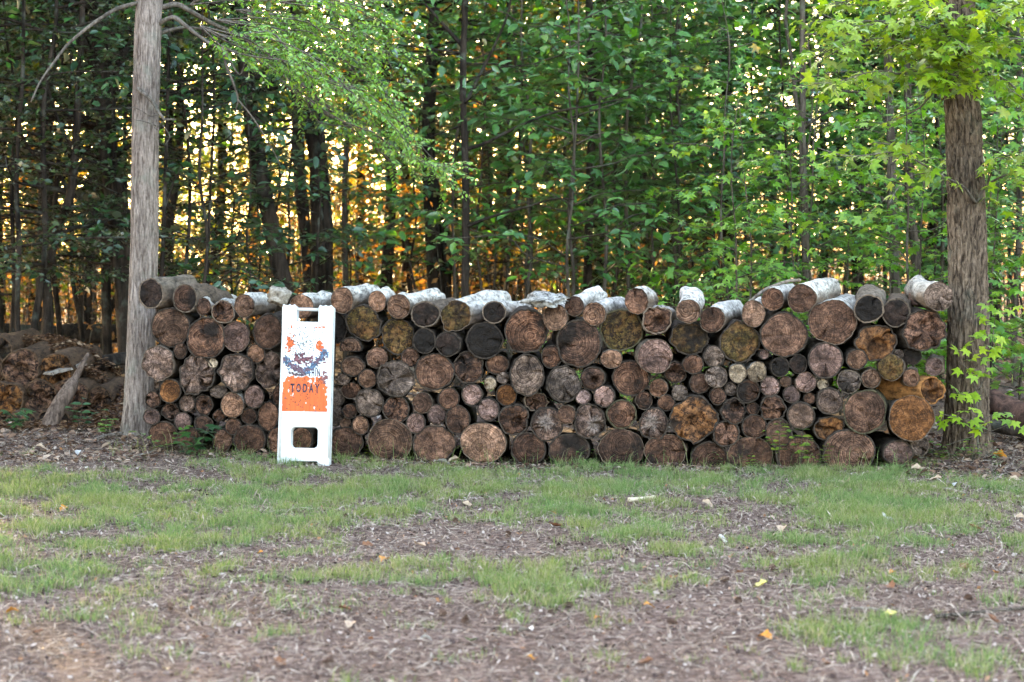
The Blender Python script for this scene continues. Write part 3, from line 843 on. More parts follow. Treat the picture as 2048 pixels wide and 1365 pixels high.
# ------------------------------------------------------------------ saplings and understory
def at_ground(px, Y):
    return (px - CX) / F * (Y + D)
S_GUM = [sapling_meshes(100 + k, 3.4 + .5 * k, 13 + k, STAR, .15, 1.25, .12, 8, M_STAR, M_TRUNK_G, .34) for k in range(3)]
S_GUMD = [sapling_meshes(110 + k, 3.6 + .5 * k, 12 + k, STAR, .15, 1.25, .2, 7, M_MID, M_TRUNK_D, .34) for k in range(3)]  # darker copy of the star leaf paints in the deep thicket's shade
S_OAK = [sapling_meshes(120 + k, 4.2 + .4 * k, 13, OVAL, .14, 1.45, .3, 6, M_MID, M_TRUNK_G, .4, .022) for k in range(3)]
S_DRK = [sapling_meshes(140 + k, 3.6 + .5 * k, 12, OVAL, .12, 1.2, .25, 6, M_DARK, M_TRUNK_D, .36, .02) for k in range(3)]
S_PIN = [sapling_meshes(160 + k, 4.6, 20, DIA, .06, 1.5, .25, 10, M_PINE, M_TRUNK_D, .34, .03, .7, .1) for k in range(2)]
sr = random.Random(5)
NEAR = [(30, 'the thin crooked stem'), (97, 'the slender curved tree'), (250, 'the thick dark leaning tree'), (335, 'the pale grey tree'), (540, 'the mossy leaning tree'), (640, 'the broken snag'), (692, 'the narrow brown tree'), (868, 'the double-stemmed pine'), (930, 'the sweeping-branched tree'), (1015, 'the thin straight trunk'),
        (1178, 'the dark narrow tree'), (1240, 'the far thin trunk'), (1355, 'the pale thin trunk'), (1480, 'the bent stick on the pile'), (1608, 'the grey forked tree'), (1700, 'the shaggy black log'), (1788, 'the twin grey trunk'), (1830, 'the straight grey trunk'), (1935, 'the brown furrowed tree'), (2035, 'the thin farthest tree')]
def near(x, y):
    p = CX + F * x / (y + D)
    return min(NEAR, key=lambda q: abs(q[0] - p))[1]
def scatter(meshes, name, pxs, Ys, n_, smin, smax, label, group, cat='sapling'):
    for k in range(n_):
        px_ = pxs[0] + (pxs[1] - pxs[0]) * (k + sr.random()) / n_
        Y = Ys[0] + (Ys[1] - Ys[0]) * sr.random()
        plant_tree(name, meshes[sr.randrange(len(meshes))], at_ground(px_, Y), Y, sr.random() * 6.28, smin + (smax - smin) * sr.random(), label + ', behind ' + near(at_ground(px_, Y), Y), cat, group)
scatter(S_GUM, 'sapling', (1390, 2120), (2.0, 4.5), 15, .62, .95, 'bright green star-leaved sapling close behind the logs', 'star-leaved saplings behind the pile')
scatter(S_GUMD, 'sapling', (1330, 2150), (4.8, 11), 17, .9, 1.35, 'tall star-leaved sapling deep in the thicket', 'star-leaved saplings deeper in the thicket')
scatter(S_OAK, 'sapling', (900, 1400), (4.5, 10), 13, .85, 1.25, 'broad-leaved blue-green oak sapling', 'oak saplings in the thicket')
scatter(S_OAK, 'sapling', (1000, 1900), (9, 16), 14, 1.1, 1.6, 'tall oak sapling well back in the woods', 'oak saplings well back')
scatter(S_DRK, 'sapling', (345, 640), (2.8, 7.5), 9, .75, 1.15, 'dark large-leaved sapling', 'dark large-leaved saplings')
scatter(S_DRK, 'sapling', (640, 950), (7, 13), 4, .8, 1.2, 'dark brush-level sapling', 'dark saplings beyond the snag')
scatter(S_PIN, 'cedar', (-140, 260), (3.5, 9), 11, .9, 1.35, 'dark feathery cedar past the old heap', 'dark cedars behind the rotting logs', 'tree')
scatter(S_GUM, 'sapling', (980, 1420), (1.9, 3.2), 5, .26, .36, 'knee-high seedling just behind the pile', 'small seedlings behind the pile')

# ------------------------------------------------------------------ trees deeper in the wood
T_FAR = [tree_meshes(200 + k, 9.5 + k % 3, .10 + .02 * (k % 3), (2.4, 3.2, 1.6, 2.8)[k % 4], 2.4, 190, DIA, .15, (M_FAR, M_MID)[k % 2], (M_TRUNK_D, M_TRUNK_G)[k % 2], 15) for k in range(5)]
T_LOW = [tree_meshes(220 + k, 5.0, .028, 1.0, 1.7, 120, DIA, .13, M_DARK, M_TRUNK_D, 14) for k in range(3)]  # dark leaf colour stands in for shade in the recesses of the wood
fr = random.Random(9)
rows = [(13, 7), (18, 6), (24, 5), (31, 4), (39, 4)]
for Yr, cnt in rows:
    for k in range(cnt):
        Y = Yr + fr.uniform(-2.5, 2.5)
        half = (Y + D) * .257 + 7
        x = -half + 2 * half * (k + fr.random()) / cnt
        plant_tree('tree', T_FAR[fr.randrange(5)], x, Y, fr.random() * 6.28, fr.uniform(.85, 1.25), 'tall leafy tree deep in the woods, beyond ' + near(x, Y), 'tree', 'trees deep in the woods')
for k in range(14):
    Y = fr.uniform(11, 24)
    x = at_ground(fr.uniform(1150, 2250), Y)
    plant_tree('tree', T_LOW[fr.randrange(3)], x, Y, fr.random() * 6.28, fr.uniform(.8, 1.2), 'low bushy green tree beyond ' + near(x, Y), 'tree', 'low bushy trees in the woods')
T_GOLD = [tree_meshes(240 + k, 4.6, .022, .5, 1.7, 130, DIA, .12, (M_GOLD, M_FAR)[k % 2], M_TRUNK_G, 14) for k in range(4)]
for k in range(56):
    Y = fr.uniform(13, 42)
    x = at_ground(-200 + 1800 * (k + fr.random()) / 56, Y)
    plant_tree('tree', T_GOLD[fr.randrange(4)], x, Y, fr.random() * 6.28, fr.uniform(.8, 1.35), 'low yellowing sunlit tree beyond ' + near(x, Y), 'tree', 'low yellowing trees in the sunlit woods')
for k in range(26):
    Y = fr.uniform(42, 62)
    x = at_ground(-350 + 2500 * (k + fr.random()) / 26, Y)
    plant_tree('tree', T_GOLD[fr.randrange(4)], x, Y, fr.random() * 6.28, fr.uniform(.9, 1.2), 'far yellowing tree at the back, beyond ' + near(x, Y), 'tree', 'far yellowing trees')
for k in range(14):  # out-of-view trees added to keep the low sun off the clearing
    Y = 1.5 + 1.4 * k + fr.uniform(-.6, .6)
    x = -(Y + D) * .257 - fr.uniform(1.2, 4.5)
    plant_tree('tree', T_FAR[fr.randrange(5)], x, Y, fr.random() * 6.28, fr.uniform(.8, 1.1), 'tall leafy tree past the old rotting heap, added unseen to block the sun', 'tree', 'added sun-blocking trees past the old heap')
T_HIGH = [tree_meshes(260 + k, 10.5, .09, 3.4, 2.6, 210, DIA, .17, (M_MID, M_FAR)[k % 2], M_TRUNK_D, 15) for k in range(2)]
for k in range(30):
    Y = fr.uniform(11, 23)
    x = at_ground(-200 + 2400 * ((k + fr.random()) / 30) ** 1.25, Y)
    plant_tree('tree', T_HIGH[k % 2], x, Y, fr.random() * 6.28, fr.uniform(.9, 1.15), 'tall high-crowned tree in the woods, beyond ' + near(x, Y), 'tree', 'high-crowned trees in the woods')
# the wood also closes the clearing on both sides
for k in range(16):
    s_ = -1 if k % 2 else 1
    Y = fr.uniform(-4, 12)
    x = s_ * fr.uniform(8.5, 14) * (1 if Y < 2 else 1.25)
    plant_tree('tree', T_FAR[fr.randrange(5)], x, Y, fr.random() * 6.28, fr.uniform(.9, 1.2), 'tall leafy tree at the side edge of the clearing', 'tree', 'trees at the sides of the clearing')

# dry brush: thin stems and brown leaves that the low sun catches
bm_, bl = MB(), MB()
bg_ = np.random.default_rng(31)
n = 2300
Yb = 7 + 36 * bg_.random(n) ** .75
pxb = -150 + 2350 * bg_.random(n)
keep = bg_.random(n) < np.where(pxb > 1450, .35, 1.0)
for Y, p_ in zip(Yb[keep], pxb[keep]):
    x = at_ground(p_, Y); z = gz1(x, Y)
    h_ = (.5 + 1.9 * bg_.random() ** 1.5) * (1 + .015 * Y)
    ax, ay = bg_.normal(0, .16, 2) * h_
    P = polyline([(x, Y, z - .03), (x + ax * .4, Y + ay * .4, z + h_ * .55), (x + ax, Y + ay, z + h_)], 6)
    bm_.tube(P, np.linspace(.009, .003, 6) * (1 + .03 * Y), 3, cap=False)
    m = int(10 + 16 * bg_.random())
    u = bg_.integers(1, 6, m)
    V, T = leaves(DIA, P[u] + bg_.normal(0, .14, (m, 3)), bg_.normal(0, 1, (m, 3)), bg_.normal(0, 1, (m, 3)) + np.array([0, -.4, .5]), (.05 + .05 * bg_.random(m)) * (1 + .012 * Y))
    bl.add(V, None, T)
o = ob('dry_brush', bm_.build('dry_brush', M_TRUNK_G)); tag(o, 'tangle of thin bare stems filling the woods behind the log pile', 'brush', kind='stuff')
o = ob('dry_leaves', bl.build('dry_leaves', M_DRY)); tag(o, 'brown dry leaves hanging on the brush that the low sun lights up', 'dry leaves', kind='stuff')

# ------------------------------------------------------------------ the log pile
# end grain: one material, steered per log by its own properties
t = NT('end_grain')
co = objco(t)
oi = t.n('ShaderNodeObjectInfo')
rnd = t.math('MULTIPLY', oi.outputs['Random'], 40.0)
base = oi.outputs['Color']
a_ring, a_rot, a_char, a_moss, a_star, a_hole, a_orange = (t.attr(k) for k in ('rings', 'rot', 'char', 'moss', 'star', 'holes', 'orange'))
a_rad = t.attr('radius')
sep = t.n('ShaderNodeSeparateXYZ'); t.l(co, sep.inputs[0])
X, Z = sep.outputs[0], sep.outputs[2]
offx = t.math('MULTIPLY', t.math('SINE', t.math('MULTIPLY', rnd, 3.7)), t.math('MULTIPLY', a_rad, .22))
offz = t.math('MULTIPLY', t.math('SINE', t.math('MULTIPLY', rnd, 5.3)), t.math('MULTIPLY', a_rad, .22))
X, Z = t.math('ADD', X, offx), t.math('ADD', Z, offz)
rr0 = t.math('SQRT', t.math('ADD', t.math('MULTIPLY', X, X), t.math('MULTIPLY', Z, Z)))
wn = t.noise(co, 9, 3, .6, rnd)
rw = t.math('ADD', rr0, t.math('MULTIPLY', wn, .06))
ring = t.math('SINE', t.math('MULTIPLY', rw, 430.0))
ring2 = t.math('SINE', t.math('MULTIPLY', rw, 215.0))
ring = t.math('ADD', t.math('MULTIPLY', ring, .55), t.math('MULTIPLY', ring2, .45))
fine = t.noise(co, 82, 3, .7, rnd)
mid_ = t.noise(co, 26, 4, .65, rnd)
lrg = t.noise(co, 7.5, 3, .55, rnd)
# radial streaks: noise stretched along the radius
ang_ = t.math('ARCTAN2', X, Z)
cmb = t.n('ShaderNodeCombineXYZ'); t.l(t.math('MULTIPLY', ang_, 9.0), cmb.inputs[0]); t.l(t.math('MULTIPLY', rr0, 5.0), cmb.inputs[1])
rad_n = t.noise(cmb.outputs[0], 1.6, 3, .6, rnd)
col = t.mix(1.0, base, t.ramp(lrg, [(.32, .36), (.5, .95), (.66, 1.7)]), 'MULTIPLY')
col = t.mix(.75, col, t.ramp(mid_, [(.32, .5), (.68, 1.45)]), 'MULTIPLY')
col = t.mix(.9, col, t.ramp(rad_n, [(.3, .5), (.7, 1.5)]), 'MULTIPLY')
rpat = t.ramp(t.noise(co, 13, 3, .6, t.math('ADD', rnd, 5.0)), [(.32, .35), (.58, 1.0)])
rf = t.math('MULTIPLY', t.math('MULTIPLY', t.math('MULTIPLY_ADD', ring, -.5, .5), rpat), a_ring, clamp=True)
col = t.mix(rf, col, t.mix(1.0, col, (.22, .18, .17), 'MULTIPLY'))
col = t.mix(.5, col, t.ramp(fine, [(.32, .35), (.68, 1.6)]), 'MULTIPLY')
# orange heart of rotten wood
om = t.math('MULTIPLY', t.ramp(t.noise(co, 8, 4, .65, t.math('ADD', rnd, 7.0)), [(.44, 0.0), (.58, 1.0)]), a_orange, clamp=True)
col = t.mix(om, col, t.ramp(mid_, [(.3, (.07, .024, .010)), (.55, (.28, .105, .028)), (.75, (.46, .24, .09))]))
# moss and lichen
mo = t.math('MULTIPLY', t.ramp(t.noise(co, 11, 5, .7, t.math('ADD', rnd, 3.0)), [(.38, 0.0), (.6, 1.0)]), a_moss, clamp=True)
col = t.mix(mo, col, t.ramp(fine, [(.34, (.018, .015, .005)), (.55, (.075, .06, .014)), (.7, (.24, .16, .04))]))
# pale star of fungus-bleached rays
rn_ = t.math('DIVIDE', rr0, t.math('MAXIMUM', a_rad, .02))
cm2 = t.n('ShaderNodeCombineXYZ'); t.l(t.math('SINE', ang_), cm2.inputs[0]); t.l(t.math('COSINE', ang_), cm2.inputs[1])
sn_ = t.noise(cm2.outputs[0], 3.5, 3, .7, rnd)
sm = t.math('MULTIPLY', t.math('SUBTRACT', t.math('MULTIPLY', sn_, 1.9), t.math('ADD', rn_, .42)), 5.0, clamp=True)
col = t.mix(t.math('MULTIPLY', sm, a_star, clamp=True), col, (.33, .25, .21))
# charring and dark stain
cn = t.math('ADD', t.noise(co, 4.2, 5, .62, t.math('ADD', rnd, 11.0)), t.math('MULTIPLY_ADD', a_char, .62, -.41))
cf = t.ramp(cn, [(.40, 0.0), (.5, 1.0)])
col = t.mix(t.math('MULTIPLY', cf, .93), col, t.mix(1.0, (.010, .0075, .006), t.ramp(mid_, [(.3, .5), (.75, 2.6)]), 'MULTIPLY'))
# pits of rot and worm holes
vo = t.n('ShaderNodeTexVoronoi'); vo.voronoi_dimensions = '4D'; t.l(co, vo.inputs['Vector']); t.l(rnd, vo.inputs['W']); vo.inputs['Scale'].default_value = 34
pit = t.math('MULTIPLY', t.ramp(t.math('ADD', fine, t.math('MULTIPLY', t.math('SUBTRACT', mid_, .5), 1.2)), [(.42, 1.0), (.48, 0.0)]), a_rot, clamp=True)
hol = t.math('MULTIPLY', t.ramp(t.math('ADD', vo.outputs['Distance'], t.math('MULTIPLY', mid_, .25)), [(.26, 1.0), (.34, 0.0)]), a_hole, clamp=True)
cn2 = t.noise(cmb.outputs[0], .8, 2, .5, t.math('ADD', rnd, 23.0))
crk_ = t.math('MULTIPLY', t.ramp(t.math('ABSOLUTE', t.math('SUBTRACT', cn2, .5)), [(.0, 1.0), (.03, 0.0)]), t.attr('cracked'), clamp=True)
drk = t.math('MAXIMUM', t.math('MAXIMUM', pit, hol), crk_)
col = t.mix(t.math('MULTIPLY', drk, .9), col, (.016, .010, .008))
hgt_ = t.math('ADD', t.math('ADD', t.math('MULTIPLY', ring, t.math('MULTIPLY', a_ring, .35)), t.math('MULTIPLY', mid_, 1.2)), t.math('MULTIPLY', fine, .8))
hgt_ = t.math('ADD', t.math('SUBTRACT', hgt_, t.math('MULTIPLY', drk, 1.6)), t.math('MULTIPLY', rad_n, .5))
t.principled(col, .88, .2, t.bump(hgt_, .75, .008))
M_END = t.m

t = NT('log_bark')
co = objco(t)
oi = t.n('ShaderNodeObjectInfo')
rnd = t.math('MULTIPLY', oi.outputs['Random'], 40.0)
v = t.mapping(co, (34, 8, 34))
n1 = t.noise(v, 1.0, 4, .65, rnd, .5)
n2 = t.noise(co, 60, 3, .65, rnd)
n3 = t.noise(co, 5, 3, .6, rnd)
col = t.mix(1.0, oi.outputs['Color'], t.ramp(n1, [(.34, .25), (.5, .95), (.66, 1.4)]), 'MULTIPLY')
col = t.mix(.6, col, t.ramp(n2, [(.3, .55), (.7, 1.3)]), 'MULTIPLY')
fl = t.math('MULTIPLY', t.ramp(t.noise(co, 16, 4, .7, rnd), [(.58, 0.0), (.66, 1.0)]), t.attr('fleck'), clamp=True)
col = t.mix(fl, col, (.05, .038, .03))
col = t.mix(1.0, col, t.ramp(n3, [(.3, .75), (.7, 1.2)]), 'MULTIPLY')
sp2 = t.n('ShaderNodeSeparateXYZ'); t.l(co, sp2.inputs[0])
up_ = t.math('ADD', t.math('DIVIDE', sp2.outputs[2], t.math('MAXIMUM', t.attr('radius'), .02)), t.math('MULTIPLY_ADD', n3, 1.2, -.6))
up_ = t.math('MULTIPLY', t.ramp(up_, [(.0, 0.0), (.75, 1.0)]), t.ramp(sp2.outputs[1], [(.004, 0.0), (.012, 1.0)]))
brn = t.mix(1.0, (.15, .105, .075), t.ramp(n1, [(.3, .4), (.7, 1.5)]), 'MULTIPLY')
col = t.mix(t.math('SUBTRACT', 1.0, t.math('MULTIPLY', t.math('SUBTRACT', 1.0, up_), t.attr('bleached'))), brn, col)
t.principled(col, .9, .2, t.bump(t.math('ADD', n1, t.math('MULTIPLY', n2, .3)), .8, .012))
M_LBARK = t.m

#        colour, rings, rot, char, moss, star, holes, orange, cracks, ragged, words
STY = {
 'n': ((0.240, 0.127, 0.078), 1.0, .28, .28, 0, 0, .25, 0, 1, .035, 'tan brown'),
 'b': ((0.152, 0.076, 0.047), 1.0, .35, .42, 0, 0, .2, 0, 1, .04, 'brown'),
 'p': ((0.250, 0.150, 0.122), .8, .2, .2, 0, 0, .2, 0, 2, .035, 'pinkish grey'),
 'g': ((0.221, 0.150, 0.114), .9, .25, .32, 0, 0, .1, 0, 3, .05, 'weathered grey'),
 'o': ((0.265, 0.107, 0.038), 1.0, .3, .25, 0, 0, .35, .15, 0, .035, 'orange brown'),
 'd': ((0.044, 0.026, 0.019), .8, .3, .9, 0, 0, .15, 0, 1, .045, 'blackened'),
 'm': ((0.108, 0.060, 0.027), .4, .8, .5, .6, 0, .3, .4, 0, .08, 'mossy'),
 'r': ((0.157, 0.082, 0.055), .8, .8, .42, 0, 0, .5, .1, 2, .09, 'crumbling brown'),
 'w': ((0.451, 0.327, 0.220), .45, .3, .15, 0, 0, .1, 0, 1, .05, 'pale cream'),
 'k': ((0.230, 0.150, 0.118), .7, .45, .38, 0, 0, .2, .1, 5, .11, 'split grey'),
 'h': ((0.245, 0.148, 0.106), .7, .25, .2, 0, 0, 1.0, 0, 1, .045, 'worm-holed'),
 's': ((0.118, 0.071, 0.053), .6, .7, .3, 0, .65, .25, 0, 2, .07, 'dark star-marked'),
 'x': ((0.157, 0.073, 0.034), .6, .7, .45, 0, 0, .3, .7, 1, .09, 'rotten orange'),
}
BARK = {'w': (.54, .495, .445), 'g': (.16, .125, .095), 'b': (.05, .036, .027), 'r': (.12, .086, .062), 'm': (.075, .062, .035)}
CROP = {1: (230, 540, 3.329), 2: (640, 560, 3.591), 3: (1040, 560, 3.5), 4: (1440, 540, 3.329)}
